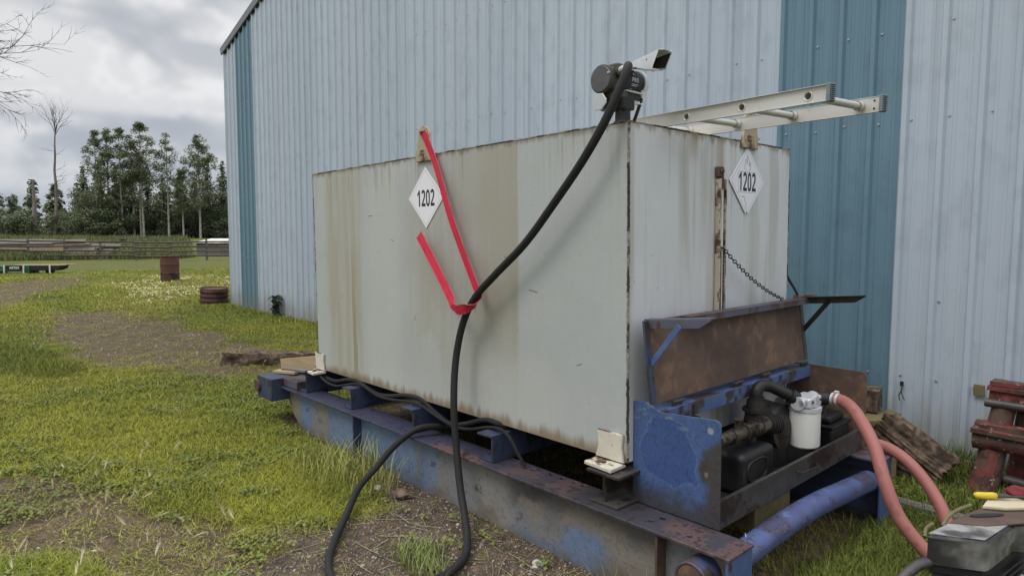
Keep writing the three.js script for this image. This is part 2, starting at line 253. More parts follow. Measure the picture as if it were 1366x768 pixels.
// ---------------------------------------------------------------- the metal building
{
  const b = thing('metal_building', 'big steel building with pale blue ribbed siding and teal stripes behind the tank', 'building', [-13.3, 0, -2.855]);
  const Z = -2.855, XL = -13.3, RIDGE = -5.6, sl = 0.2846, EAVE = 5.57, XR = 2.06, DEPTH = 22;
  const roofY = (x) => x < RIDGE ? EAVE + sl * (x - XL) : EAVE + sl * (RIDGE - XL) - sl * (x - RIDGE);
  const sid = (A, B, seed) => std({
    map: tex(512, 1024, (u, v) => { const a = fbm(u * 4, v * 4, 5, 4, seed), s = fbm(u * 60, v * 3, 3, 60, seed + 1), d = fbm(u * 20, v * 60, 4, 20, seed + 2); let c = mix3(A, B, a * 0.55 + s * 0.45); c = mix3(c, [128, 122, 110], sst(0.05, 0.0, v + (s - 0.5) * 0.04 + (d - 0.5) * 0.03) * 0.55); c = mix3(c, A.map((q) => q * 0.9), sst(0.6, 0.8, s) * 0.4); c = mix3(c, A.map((q) => q * 0.86), sst(0.5, 0.8, d) * 0.25); return c; }), roughness: 0.34, bumpMap: T_bump, bumpScale: 0.0006,
  });
  const mats = [sid([174, 186, 199], [184, 195, 206], 501), sid([170, 183, 197], [180, 192, 204], 505), sid([175, 188, 201], [184, 196, 208], 509)];
  const teal = sid([98, 129, 146], [108, 138, 154], 513);
  const prof = [];
  for (let r = 0; r < 4; r++) { const c = 0.2286 * r; for (const [dx, h] of [[-0.030, 0], [-0.015, 0.027], [0.015, 0.027], [0.030, 0], [0.062, 0], [0.068, 0.004], [0.084, 0.004], [0.090, 0], [0.139, 0], [0.145, 0.004], [0.161, 0.004], [0.167, 0]]) prof.push([c + dx, h]); }
  prof.push([0.9144 - 0.030, 0], [0.9144 - 0.015, 0.026]);
  const panel = (x0, xa, xb, z, dir = 1, yTop = roofY) => {
    const p = [], uv = [], id = []; const pr = prof.filter(([x]) => x0 + x >= xa - 1e-6 && x0 + x <= xb + 1e-6);
    const off = R0() * 7; let s = 0;
    pr.forEach(([dx, h], i) => { const x = x0 + dx, zz = z + h; if (i) s += Math.hypot(dx - pr[i - 1][0], h - pr[i - 1][1]); p.push(x, -0.25, zz, x, yTop(x), zz); uv.push(s * 0.5 + off, -0.025, s * 0.5 + off, yTop(x) * 0.1); if (i) { const k = i * 2; id.push(k - 2, k, k - 1, k - 1, k, k + 1); } });
    const g = new THREE.BufferGeometry(); g.setAttribute('position', new THREE.Float32BufferAttribute(p, 3)); g.setAttribute('uv', new THREE.Float32BufferAttribute(uv, 2)); g.setIndex(id);
    const q = g.toNonIndexed(); q.computeVertexNormals(); return q;
  };
  for (let k = -14; k <= 4; k++) {
    const x0 = -0.684 + 0.9144 * k, isT = k === -13 || k === 0;
    part('siding_panel', panel(x0, XL + 0.02, XR, Z + (k % 2 ? 0.0015 : 0)), isT ? teal : mats[(k + 20) % 3], b, isT ? (k ? 'narrow teal stripe panel near the far corner' : 'teal stripe panel behind the tank end') : undefined);
  }
  // screws in horizontal rows (too small to pick apart)
  const rows = [0.55, 1.106, 2.386, 3.019, 4.3, 5.6, 6.9], sg = new THREE.CylinderGeometry(0.007, 0.0105, 0.01, 8).rotateX(Math.PI / 2), spots = [];
  for (const y of rows) for (let x = XL + 0.3; x < XR; x += 0.2286) { const xx = -0.684 + Math.round((x + 0.684) / 0.2286) * 0.2286 + 0.05 + (R0() - 0.5) * 0.02; if (y < roofY(xx) - 0.3 && R0() > 0.25) spots.push([xx, y + (R0() - 0.5) * 0.03]); }
  const scr = new THREE.InstancedMesh(sg, M.silver, spots.length); scr.name = 'siding_screw'; scr.userData.kind = 'stuff'; const mm = new THREE.Matrix4();
  spots.forEach(([x, y], i) => scr.setMatrixAt(i, mm.makeTranslation(x - XL, y, 0.004))); b.add(scr);
  // trim, roof, the other walls
  const trim = std({ color: new THREE.Color().setRGB(0.16, 0.17, 0.19), roughness: 0.45, bumpMap: T_bump, bumpScale: 0.001 });
  const roofM = std({ color: new THREE.Color().setRGB(0.32, 0.34, 0.37), roughness: 0.5 });
  const ang = Math.atan(sl), rake = (xa, xb) => { const a = [xa, roofY(xa) + 0.0, Z + 0.045], c = [xb, roofY(xb) + 0.0, Z + 0.045]; return bar(a, c, 0.15, 0.03, 0.003); };
  part('rake_trim', [rake(XL - 0.07, RIDGE)], trim, b); part('rake_trim', [rake(RIDGE, XR + 0.07)], trim, b);
  const clos = []; for (let x = XL + 0.1; x < XR; x += 0.2286) clos.push(boxUV(new THREE.BoxGeometry(0.15, 0.05, 0.02).rotateZ(x < RIDGE ? ang : -ang).translate(x, roofY(x) - 0.085, Z + 0.012)));
  const clo = part('foam_closure', clos, M.black, b); clo.userData.kind = 'stuff';
  part('corner_trim', [bx(XL - 0.004, -0.2, Z - 0.08, XL + 0.05, roofY(XL) - 0.02, Z + 0.024, 0.003)], trim, b);
  part('corner_trim', [bx(XR - 0.05, -0.2, Z - 0.08, XR + 0.004, roofY(XR) - 0.02, Z + 0.024, 0.003)], trim, b);
  for (const s of [0, 1]) {
    const xa = s ? XR : XL, y0 = roofY(xa);
    part('side_wall', bx(xa - 0.03, -0.25, Z - DEPTH, xa + 0.03, y0 - 0.06, Z - 0.085, 0), mats[0], b);
    const L = Math.hypot(xa - RIDGE, y0 - roofY(RIDGE)) + 0.15, q = new THREE.BoxGeometry(L, 0.05, DEPTH - 0.02).rotateZ(s ? -ang : ang);
    q.translate((xa + RIDGE) / 2 + (s ? 0.07 : -0.07), (y0 + roofY(RIDGE)) / 2 + 0.03, Z - DEPTH / 2 - 0.02); part('roof', boxUV(q), roofM, b);
  }
  const bw = new THREE.Shape([[XL + 0.03, -0.25], [XR - 0.03, -0.25], [XR - 0.03, roofY(XR) - 0.08], [RIDGE, roofY(RIDGE) - 0.08], [XL + 0.03, roofY(XL) - 0.08]].map((p) => new THREE.Vector2(...p)));
  part('back_wall', new THREE.ExtrudeGeometry(bw, { depth: 0.05, bevelEnabled: false }).translate(0, 0, Z - DEPTH), mats[1], b);
  // small things fixed to the wall
  part('outlet_plate', [bx(0.735, 0.50, Z + 0.022, 0.80, 0.575, Z + 0.03, 0.002)], M.greenWood, b);
  part('wire_stub', [tube([[0.30, 0.5, Z + 0.02], [0.305, 0.455, Z + 0.05], [0.29, 0.42, Z + 0.04], [0.30, 0.385, Z + 0.055]], 0.004, 20, 6), tube([[0.302, 0.46, Z + 0.045], [0.315, 0.42, Z + 0.05], [0.33, 0.39, Z + 0.045]], 0.003, 14, 6), bx(0.288, 0.485, Z + 0.021, 0.312, 0.52, Z + 0.03, 0.003)], M.blackIron, b);
}

// ---------------------------------------------------------------- the skid under the tank (tank frame: x along the long side, y = 0 at the tank top)
const RG = { rig: true };
{
  const s = thing('skid_frame', 'low blue steel skid frame with worn paint carrying the grey tank', 'skid', [-1.6, -2.13, -0.75], RG);
  // the long web of the near beam: blue paint left in patches, mud and rust between
  const webTex = tex(2048, 256, (u, v) => {
    const x = -3.72 + u * 4.34, y = v;
    const n = fbm(u * 26, v * 3, 5, 0, 611), m = fbm(u * 90, v * 9, 4, 0, 612), f = fbm(u * 300, v * 30, 2, 0, 613);
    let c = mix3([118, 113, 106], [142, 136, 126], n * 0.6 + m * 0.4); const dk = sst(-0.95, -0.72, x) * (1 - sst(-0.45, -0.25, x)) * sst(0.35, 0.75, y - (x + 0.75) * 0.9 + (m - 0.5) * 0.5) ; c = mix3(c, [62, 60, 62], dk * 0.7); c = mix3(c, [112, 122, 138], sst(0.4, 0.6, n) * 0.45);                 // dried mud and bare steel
    const bz = Math.max(sst(-3.42, -3.3, x) * (1 - sst(-3.18, -3.08, x)), sst(-2.92, -2.78, x) * (1 - sst(-1.72, -1.55, x)), 0.55 * sst(-1.7, -1.55, x) * (1 - sst(-1.42, -1.34, x)), 0.8 * sst(-0.32 - 0.25 * (1 - y), -0.22, x) * (1 - sst(-0.14, 0.02 + 0.2 * (1 - y), x)) * sst(0.85, 0.5, y), 0.55 * sst(-0.95, -0.6, x) * sst(0.55, 0.15, y));
    const k = sst(0.22, 0.62, bz * 0.85 + (m - 0.5) * 0.3 + (n - 0.5) * 0.3) * 0.92;
    c = mix3(c, mix3([96, 116, 148], [112, 132, 162], m), k);
    const grey = sst(-1.12, -0.95, x) * (1 - sst(-0.8, -0.62, x)); c = mix3(c, [150, 148, 140], grey * 0.6 * sst(0.25, 0.6, n + y * 0.3));
    c = mix3(c, [60, 48, 42], sst(0.62, 0.74, m) * sst(0.55, 0.75, n) * 0.5);          // rust scabs
    c = mix3(c, [54, 46, 44], sst(-3.45, -3.62, x) * 0.7);
    c = mix3(c, [98, 84, 68], sst(0.42, 0.0, y + (n - 0.5) * 0.5) * 0.8);            // dust near the ground
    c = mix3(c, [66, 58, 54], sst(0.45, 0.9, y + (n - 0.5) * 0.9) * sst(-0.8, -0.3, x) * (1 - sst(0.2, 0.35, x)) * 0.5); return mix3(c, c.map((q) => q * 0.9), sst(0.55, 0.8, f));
  }, { wrap: false });
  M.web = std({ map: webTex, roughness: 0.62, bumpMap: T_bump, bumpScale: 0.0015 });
  const flTex = tex(2048, 128, (u, v) => {
    const x = -3.72 + u * 4.34, n = fbm(u * 40, v * 2, 5, 0, 621), m = fbm(u * 150, v * 7, 4, 0, 622), e = v;
    let c = mix3([50, 53, 76], [68, 70, 92], n * 0.5 + m * 0.5);
    c = mix3(c, [64, 60, 64], sst(-1.6, -0.4, x) * 0.7); c = mix3(c, [56, 54, 58], sst(-0.5, -0.15, x) * (1 - sst(0, 0.2, x)) * 0.5);
    const or = Math.max(sst(-1.4, -1.3, x) * (1 - sst(-0.95, -0.85, x)) * sst(0.5, 0.75, e + (m - 0.5) * 0.4), 0.75 * sst(0.22, 0.3, x) * sst(0.3, 0.6, n + (m - 0.5)), 0.5 * sst(-0.85, -0.7, x) * (1 - sst(-0.3, -0.2, x)) * sst(0.48, 0.62, n));
    c = mix3(c, [138, 92, 78], or * 0.5); c = mix3(c, [48, 42, 42], sst(0.6, 0.68, m) * 0.7); return c;
  }, { wrap: false });
  M.flangeMap = std({ map: flTex, roughness: 0.5, bumpMap: T_bump, bumpScale: 0.001 });
  const holes = (xs, z0, fz) => xs.map((x, i) => [x, fz(i), 0.012]);
  for (const near of [1, 0]) {
    const z0 = near ? -0.03 : -1.62, z1 = near ? 0.17 : -1.45, zw = near ? 0.085 : -1.53;
    const prof = [[-3.6, -1.785], [0.6, -1.785], [0.6, -2.28], [-3.1, -2.28], [-3.32, -2.13], [-3.5, -2.0], [-3.6, -1.88]];
    const web = planarUV(extr(prof, 0.014, 0.001).translate(0, 0, zw - 0.007), 0, -3.72, 0.62, 1, -2.2, -1.785);
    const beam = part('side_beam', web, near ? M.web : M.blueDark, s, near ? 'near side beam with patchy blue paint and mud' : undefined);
    const fl = extr([[-3.72, -z1], [0.62, -z1], [0.62, -z0], [-3.72, -z0]], 0.014, 0.002, near ? [[-0.62, -0.02, 0.014], [-0.5, 0.0, 0.013], [-0.42, 0.0, 0.013], [-0.34, 0.005, 0.011], [-0.28, 0.005, 0.014], [-0.1, 0.0, 0.012], [0.2, -0.09, 0.012], [0.22, -0.03, 0.014], [0.4, -0.1, 0.013], [-2.0, -0.06, 0.012], [-2.15, -0.09, 0.012], [-2.6, -0.07, 0.012]] : []);
    fl.rotateX(-Math.PI / 2).translate(0, -1.784, 0); // outline y -> -z
    part('flange', near ? planarUV(fl, 0, -3.72, 0.62, 2, z0, z1) : boxUV(fl), near ? M.flangeMap : M.flange, beam);
    part('end_plate', [bx(0.602, -2.25, z0 + 0.006, 0.616, -1.786, z1 - 0.006, 0.003)], M.blue, beam, near ? 'bright blue end plate of the near beam' : undefined);
    for (const x of near ? [-2.34, 0.275] : [-2.34, 0.1]) {
      part('stiffener', [bx(x - 0.006, -2.25, zw + 0.0075, x + 0.006, -1.787, z1 - 0.012, 0.002)], near && x > 0 ? M.rustPlate : M.blueDark, beam);
      part('stiffener', [bx(x - 0.006, -2.25, z0 + 0.012, x + 0.006, -1.787, zw - 0.0075, 0.002)], M.blueDark, beam);
    }
  }
  // five cross beams that the tank sits on: channels, the near one an I beam
  const ct = [[-3.31, -3.17], [-2.545, -2.43], [-1.745, -1.62], [-0.965, -0.84]];
  for (const [a, b] of ct) part('cross_beam', [bx(b - 0.012, -1.768, -1.64, b, -1.628, 0.118, 0.002), bx(a, -1.627, -1.64, b, -1.615, 0.125, 0.002), bx(a, -1.768, -1.64, b - 0.0125, -1.757, 0.116, 0.002)], M.blueDark, s);
  part('cross_beam', [bx(-0.062, -1.768, -1.64, -0.048, -1.629, 0.108, 0.002), bx(-0.15, -1.628, -1.64, 0.045, -1.614, 0.122, 0.002), bx(-0.14, -1.768, -1.64, 0.035, -1.757, 0.116, 0.002)], M.darkSteel, s, 'dark I beam under the near tank corner');
  // cross tube at the far end with a round boss, blue pipe at the near end, pipe stub through the web
  const ctb = part('cross_tube', [bx(-3.86, -1.89, -1.8, -3.56, -1.70, 0.25, 0.006)], M.blueDark, s);
  part('boss', [cyl([-3.83, -1.79, 0.251], [-3.83, -1.79, 0.272], 0.05, 0.05, 24), cyl([-3.868, -1.79, 0.2], [-3.9, -1.79, 0.2], 0.055, 0.05, 24)], M.rustPlate, ctb);
  part('corner_plate', [bx(-3.58, -1.766, -0.2, -3.3, -1.70, 0.14, 0.004)], M.flange, s);
  part('cross_pipe', tubeM([[0.545, -1.86, -0.02], [0.55, -1.842, -0.25], [0.55, -1.835, -0.5], [0.55, -1.842, -0.8], [0.55, -1.87, -1.15], [0.55, -1.895, -1.46]], 0.0555, 50, 22), M.bluePipe, s, 'bright blue pipe joining the two beam ends');
  const st = part('pipe_stub', [cyl([0.475, -1.895, 0.093], [0.475, -1.895, 0.2], 0.075, 0.075, 28), boxUV(new THREE.TorusGeometry(0.069, 0.008, 8, 28).translate(0.475, -1.895, 0.2))], M.stubPaint, s, 'stub of pipe with chipped blue paint and rusty end');
  part('pipe_end', [cyl([0.475, -1.895, 0.199], [0.475, -1.895, 0.204], 0.062, 0.062, 28)], M.rustPlate, st);
  part('pull_wire', [tube([[0.59, -1.782, -0.01], [0.592, -1.745, -0.012], [0.585, -1.735, -0.02], [0.575, -1.74, -0.03]], 0.0022, 16, 6)], M.silver, s);
}

// ---------------------------------------------------------------- the fuel tank
{
  const t = thing('fuel_tank', 'big boxy pale grey steel fuel tank with stained sides on the blue skid', 'fuel tank', [-1.6, -1.582, -0.79], RG);
  const L = 3.175, Hh = 1.582, D = 1.583;
  const SCR = [[1.42, 0.52, 0.012, 0.03], [2.32, 0.95, 0.05, 0.004], [2.52, 0.78, 0.06, -0.01], [0.85, 1.22, 0.05, 0.0], [2.05, 0.62, 0.02, 0.05], [1.15, 1.05, 0.03, -0.01], [2.86, 0.42, 0.03, 0.01], [0.42, 0.6, 0.004, 0.04]];   // small scratches
  const frontTex = tex(2048, 1024, (u, v) => {
    const x = -L + u * L, y = v;                                   // y: 0 bottom .. 1 top
    const wv = (fbm(u * 5, v * 3, 3, 0, 701) - 0.5) * 0.10, n = fbm(u * 14, v * 7, 5, 0, 702), s = fbm(u * 90, v * 2.2, 4, 0, 703), f = fbm(u * 200, v * 100, 3, 0, 704), cl = fbm(u * 6, v * 3, 5, 0, 705);
    const X = x + wv;
    let c = mix3([176, 181, 181], [186, 190, 190], n);
    const yel = [164, 157, 136], tan = [162, 158, 145], lightc = [188, 191, 187];
    const z1 = sst(-3.02, -2.88, X) * (1 - sst(-2.5, -2.34, X)); c = mix3(c, yel, z1 * (0.25 + 0.4 * sst(0.3, 0.7, s)));
    const z2 = sst(-1.98, -1.6, X) * (1 - sst(-0.755, -0.728, x + wv * 0.12)); const z2m = z2 * (0.45 + 0.55 * sst(0.28, 0.5, fbm(u * 3 + 5, v * 4, 4, 0, 709) + 0.25 * sst(0.7, 0.4, Math.abs(y - 0.5) * 2))) * (0.3 + 0.7 * sst(0.34, 0.62, cl + (s - 0.5) * 0.3)) * (0.55 + 0.45 * sst(0.0, 0.35, y)); c = mix3(c, tan, z2m * 0.6);
    const z3 = sst(-1.12, -1.0, X) * (1 - sst(-0.75, -0.735, x)) * sst(0.25, 0.4, y + wv); c = mix3(c, [156, 148, 128], z3 * 0.3);
    const lp = sst(-2.4, -2.25, X) * (1 - sst(-2.0, -1.86, X)); c = mix3(c, lightc, lp * 0.7);
    const rp = sst(-0.735, -0.72, x + wv * 0.05); c = mix3(c, mix3([175, 180, 180], [185, 189, 189], n), rp * 0.75);
    const lowp = sst(-1.15, -0.95, X) * (1 - sst(-0.55, -0.4, X)) * sst(0.32, 0.2, y + wv); c = mix3(c, lightc, lowp * 0.7);
    const st = fbm(u * 240, v * 1.2, 3, 0, 706); c = mix3(c, [146, 138, 116], sst(0.6, 0.78, st) * (0.05 + 0.2 * sst(0.75, 1, y)) * sst(0.2, 0.5, n));
    c = mix3(c, [124, 104, 76], sst(-2.62, -2.6, X) * (1 - sst(-2.55, -2.5, X)) * sst(0.35, 0.65, s) * sst(0.75, 0.2, y) * 0.35);
    c = mix3(c, [112, 86, 58], sst(0.045, 0.0, y + (s - 0.5) * 0.05) * 0.6);            // rust creeping up from the bottom edge
    c = mix3(c, [96, 80, 62], sst(0.975, 1.0, y + (s - 0.5) * 0.04) * 0.5);             // and down from the top weld
    const dr = fbm(u * 130, v * 0.9, 2, 0, 707); c = mix3(c, [112, 100, 80], sst(0.7, 0.8, dr) * sst(0.8, 0.98, y) * 0.25);
    for (const [sx, sy, dx, dy] of SCR) { const qx = u * L - sx, qy = v * Hh - sy, tt = clamp((qx * dx + qy * dy) / (dx * dx + dy * dy)), dd = Math.hypot(qx - tt * dx, qy - tt * dy); if (dd < 0.003) c = mix3(c, [96, 90, 82], 0.7); }
    const pk = fbm(u * 160, v * 80, 2, 0, 708); if (pk > 0.93) c = mix3(c, [124, 108, 88], 0.5);
    return mix3(c, c.map((q) => q * 0.97), f);
  }, { wrap: false });
  const endTex = tex(1024, 1024, (u, v) => {
    const n = fbm(u * 6, v * 6, 5, 0, 721), s = fbm(u * 50, v * 2, 4, 0, 722), f = fbm(u * 120, v * 120, 3, 0, 723), s2 = fbm(u * 14, v * 1.2, 3, 0, 725);
    let c = mix3([207, 210, 213], [216, 219, 222], n);  // base lightened to stand in for light falling on this end
    c = mix3(c, [180, 180, 172], sst(0.5, 0.75, s2) * 0.6); c = mix3(c, [176, 174, 164], sst(0.6, 0.8, s) * 0.5 * sst(0.2, 0.9, v));
    c = mix3(c, [128, 108, 78], (sst(0.05, 0.0, Math.abs(u - 0.33)) * sst(0.88, 1.0, v) + sst(0.045, 0.01, Math.abs(u - 0.49)) * (0.3 + 0.5 * sst(0.3, 0.7, s))) * 0.5);
    c = mix3(c, [120, 104, 82], sst(0.975, 1.0, v + (s - 0.5) * 0.05) * 0.5);
    const pk = fbm(u * 80, v * 80, 2, 0, 724); if (pk > 0.93) c = mix3(c, [130, 112, 94], 0.5);
    return mix3(c, c.map((q) => q * 0.975), f);
  }, { wrap: false });
  const pm = (map) => std({ map, roughness: 0.45 });
  const wavy = (w, h, sx, sy, seed) => { const g = new THREE.PlaneGeometry(w, h, sx, sy), p = g.attributes.position; for (let i = 0; i < p.count; i++) { const x = p.getX(i), y = p.getY(i), e = Math.min(1, (w / 2 - Math.abs(x)) / 0.15) * Math.min(1, (h / 2 - Math.abs(y)) / 0.15); p.setZ(i, (fbm(x * 1.5 + 9, y * 1.5 + 9, 2, 0, seed) - 0.5) * 0.012 * e); } g.computeVertexNormals(); return g; };
  part('front_panel', [wavy(L - 0.004, Hh, 60, 30, 731).translate(-L / 2, -Hh / 2, 0)], pm(frontTex), t, 'long near side panel with yellow brown stains');
  part('end_panel', [wavy(D - 0.004, Hh, 30, 30, 732).rotateY(Math.PI / 2).translate(0, -Hh / 2, -D / 2)], pm(endTex), t, 'end panel, cleaner and bluer, colour lightened to stand in for light');
  part('back_panel', [bx(-L + 0.002, -Hh, -D - 0.004, -0.002, 0, -D, 0.001)], M.footPaint, t);
  part('end_panel', [bx(-L - 0.004, -Hh, -D + 0.002, -L, 0, -0.002, 0.001)], M.footPaint, t);
  part('top_panel', [bx(-L + 0.003, -0.008, -D + 0.003, -0.003, -0.001, -0.003, 0.001)], M.footPaint, t);
  part('bottom_panel', [bx(-L + 0.003, -Hh + 0.001, -D + 0.003, -0.003, -Hh + 0.008, -0.003, 0.001)], M.darkSteel, t);
  const bead = (a, b, r, seed) => { const n = Math.round(V(a).distanceTo(V(b)) / 0.012), q = rng(seed), pts = []; for (let i = 0; i <= n; i++) { const k = i / n; pts.push([0, 1, 2].map((j) => mix(a[j], b[j], k) + (q() - 0.5) * r * 0.5)); } const g = tubeM(pts, r, n * 2, 7); const p = g.attributes.position; for (let i = 0; i < p.count; i++) p.setXYZ(i, p.getX(i) + (q() - 0.5) * r * 0.5, p.getY(i) + (q() - 0.5) * r * 0.5, p.getZ(i) + (q() - 0.5) * r * 0.5); g.computeVertexNormals(); return g; };
  part('corner_weld', [bead([-0.001, -Hh, -0.001], [-0.001, 0, -0.001], 0.0065, 5)], M.seam, t, 'rust chipped vertical corner weld');
  part('edge_weld', [bead([-L, -0.003, -0.002], [0, -0.003, -0.002], 0.0045, 6)], M.seam, t);
  part('edge_weld', [bead([-0.002, -0.003, -D], [-0.002, -0.003, 0], 0.0045, 7)], M.seam, t);
  part('edge_weld', [bead([-L, -Hh, -0.002], [-L, 0, -0.002], 0.005, 8)], M.seam, t);
  part('edge_weld', [bead([-0.002, -Hh, -D], [-0.002, 0, -D], 0.005, 9)], M.seam, t);
  // lifting lugs
  const lug = () => { const p = [[-0.088, -0.04], [0.085, -0.04], [0.08, 0.02], [0.062, 0.1]]; for (let a = 0.15; a < Math.PI - 0.1; a += 0.3) p.push([0.062 * Math.cos(a), 0.112 + 0.062 * Math.sin(a)]); p.push([-0.062, 0.1], [-0.08, 0.02]); return boxUV(extr(p, 0.018, 0.003, [[0, 0.115, 0.03]])); };
  part('lifting_lug', [lug().translate(-1.59, 0, 0.002)], M.lugPaint, t, 'beige lifting eye on the near side');
  part('lifting_lug', [lug().rotateY(Math.PI / 2).translate(0.002, 0.0, -1.067)], M.lugPaint, t, 'beige lifting eye on the end');
  part('lifting_lug', [lug().translate(-1.59, 0, -D - 0.03)], M.lugPaint, t);
  // angle feet bolted down on the cross beams
  const foot = (x0, x1) => {
    const up = extr([[x0 + 0.008, -1.45], [x1 - 0.004, -1.45], [x1 - 0.012, -1.52], [x1, -1.584], [x0, -1.584], [x0 + 0.018, -1.52]], 0.016, 0.003).translate(0, 0, 0.003);
    const base = extr([[x0, 0], [x1, 0], [x1 + 0.004, -0.115], [x0 + 0.0, -0.1]], 0.018, 0.003).rotateX(-Math.PI / 2).translate(0, -1.608, 0.0);
    const m = part('mounting_foot', [boxUV(up), boxUV(base)], M.footPaint, t); part('bolt', [bolt((x0 + x1) / 2, -1.586, 0.06, 'y', 0.013, 0.012)], M.rustPlate, m); return m;
  };
  foot(-0.182, -0.012); foot(-3.21, -3.05);
  // level gauge standing on the end panel
  const gg = part('gauge_guard', [bx(0.003, -0.95, -0.742, 0.034, -0.225, -0.734, 0.001), bx(0.003, -0.95, -0.797, 0.034, -0.225, -0.789, 0.001), bx(0.003, -0.95, -0.789, 0.008, -0.225, -0.742, 0.001)], M.guard, t, 'narrow channel shielding the level gauge');
  part('sight_tube', [cyl([0.022, -0.93, -0.765], [0.022, -0.24, -0.765], 0.009, 0.009, 12)], M.white, gg);
  part('gauge_bracket', [bx(0.003, -0.215, -0.775, 0.03, -0.16, -0.725, 0.006), cyl([0.02, -0.275, -0.762], [0.02, -0.215, -0.762], 0.02, 0.014, 12), bolt(0.034, -0.185, -0.748, 'x', 0.012, 0.014)], M.rustPlate, gg, 'rusty fitting at the top of the gauge');
  const rs = []; for (let i = 0; i < 15; i++) rs.push(bx(0.012, -0.93 + i * 0.022, -0.788, 0.031, -0.916 + i * 0.022, -0.776, 0.002)); rs.push(cyl([0.024, -0.935, -0.755], [0.024, -0.58, -0.755], 0.007, 0.007, 8));
  part('rusty_strip', rs, M.rustPlate, gg);
}
// placards with the number 1202
function placard(flame) {
  const c = document.createElement('canvas'); c.width = c.height = 512; const x = c.getContext('2d');
  x.fillStyle = '#ececf2'; x.fillRect(0, 0, 512, 512);
  x.strokeStyle = '#c6c6cc'; x.lineWidth = 5; x.beginPath(); x.moveTo(256, 26); x.lineTo(486, 256); x.lineTo(256, 486); x.lineTo(26, 256); x.closePath(); x.stroke();
  x.fillStyle = '#1b1e33'; x.font = 'bold 190px sans-serif'; x.textAlign = 'center'; x.textBaseline = 'middle';
  x.save(); x.translate(256, 262); x.scale(0.62, 1.0); x.fillText('1202', 0, 0); x.restore();
  if (flame) {
    x.strokeStyle = '#9a9aa4'; x.lineWidth = 6; x.beginPath(); x.moveTo(228, 172); x.bezierCurveTo(200, 140, 232, 118, 232, 92); x.bezierCurveTo(250, 108, 248, 120, 252, 130); x.bezierCurveTo(262, 108, 256, 86, 250, 70); x.bezierCurveTo(286, 92, 288, 120, 280, 142); x.bezierCurveTo(292, 136, 294, 124, 294, 116); x.bezierCurveTo(312, 142, 300, 168, 282, 176); x.stroke();
    x.lineWidth = 3; x.strokeRect(128, 188, 256, 150);
    x.strokeStyle = '#55565c'; x.lineWidth = 4; x.beginPath(); x.moveTo(176, 372); x.lineTo(214, 368); x.lineTo(222, 400); x.lineTo(238, 412); x.lineTo(246, 462); x.stroke();
  }
  const t = new THREE.CanvasTexture(c); t.colorSpace = THREE.SRGBColorSpace; t.magFilter = THREE.LinearFilter; return std({ map: t, roughness: 0.5 });
}
{
  const d = 0.193, sh = (torn) => extr(torn ? [[-d, 0], [-0.01, -d + 0.01], [-0.004, -d + 0.03], [0.012, -d + 0.012], [d, 0], [0, d]] : [[-d, 0], [0, -d], [d, 0], [0, d]], 0.003, 0.0006);
  solo('hazard_placard', [planarUV(sh(0), 0, -d, d, 1, -d, d).translate(-1.594, -0.267, 0.004)], placard(false), 'white diamond placard reading 1202 on the long side of the tank, beside the red strap', 'placard', RG);
  solo('hazard_placard', [planarUV(sh(1), 0, -d, d, 1, -d, d).rotateY(Math.PI / 2).translate(0.006, -0.222, -1.055)], placard(true), 'white diamond placard reading 1202 with a flame and torn lower tip on the tank end', 'placard', RG);
}
// ladder lying on the tank, its end sticking out over the pump box
{
  const l = thing('ladder', 'pale aluminium ladder lying across the tank top and sticking out over the end', 'ladder', [0.111, 2.084, -0.289]);
  l.rotation.set(0, -0.1627, -0.0193, 'YZX'); BASE.set(l, new THREE.Vector3());
  const Wd = 0.37, hh = 0.064, x1 = 0.62 + 0.088, x0 = -2.35;
  for (const far of [0, 1]) {
    const z = far ? -Wd : 0, o = far ? 1 : -1;         // channel rails, open side outwards
    const hs = []; for (let i = -7; i <= 2; i++) hs.push([0.31 * i, hh / 2, 0.0135]);
    const web = extr([[x0, 0.002], [x1, 0.002], [x1, hh - 0.002], [x0, hh - 0.002]], 0.003, 0.0005, hs).translate(0, 0, z - 0.0015);
    const rail = part('side_rail', [boxUV(web), bx(x0, 0, z - 0.002 - (far ? 0.012 : 0.002), x1, 0.0022, z + (far ? 0.004 : 0.014), 0.0008), bx(x0, hh - 0.0022, z - 0.002 - (far ? 0.012 : 0.002), x1, hh, z + (far ? 0.004 : 0.014), 0.0008)], M.alu, l);
    for (let i = -7; i <= 2; i++) part('rung_collar', [boxUV(new THREE.TorusGeometry(0.017, 0.003, 8, 20).translate(0.31 * i, hh / 2, z + (far ? -0.002 : 0.002)))], M.alu, rail);
    const cap = [bx(x1 - 0.004, -0.003, z - 0.016, x1 + 0.012, hh + 0.003, z + 0.018, 0.003)]; for (let i = 0; i < 9; i++) cap.push(bx(x1 + 0.012, 0.001 + i * 0.0072, z - 0.014, x1 + 0.018, 0.004 + i * 0.0072, z + 0.016, 0.001));
    part('end_cap', cap, M.greyPlastic, rail); if (far) for (const y of [0.016, 0.048]) part('rivet', [bolt(x1 - 0.03, y, z + 0.003, 'z', 0.004, 0.003)], M.black, rail);
  }
  for (let i = -7; i <= 2; i++) { const ring = (za, zb, r) => boxUV(new THREE.CylinderGeometry(r, r, Math.abs(zb - za), 20, 1, true).rotateX(Math.PI / 2).translate(0.31 * i, hh / 2, (za + zb) / 2)); const rg = part('rung', [ring(0.002, -Wd - 0.002, 0.0155), ring(-0.006, -0.03, 0.02), ring(-Wd + 0.006, -Wd + 0.03, 0.02)], M.aluTube, l); part('rung_hollow_shade', [cyl([0.31 * i, hh / 2, -0.05], [0.31 * i, hh / 2, -0.055], 0.0152, 0.0152, 16)], M.black, rg); }  // black disc stands in for the dark inside each hollow rung
}
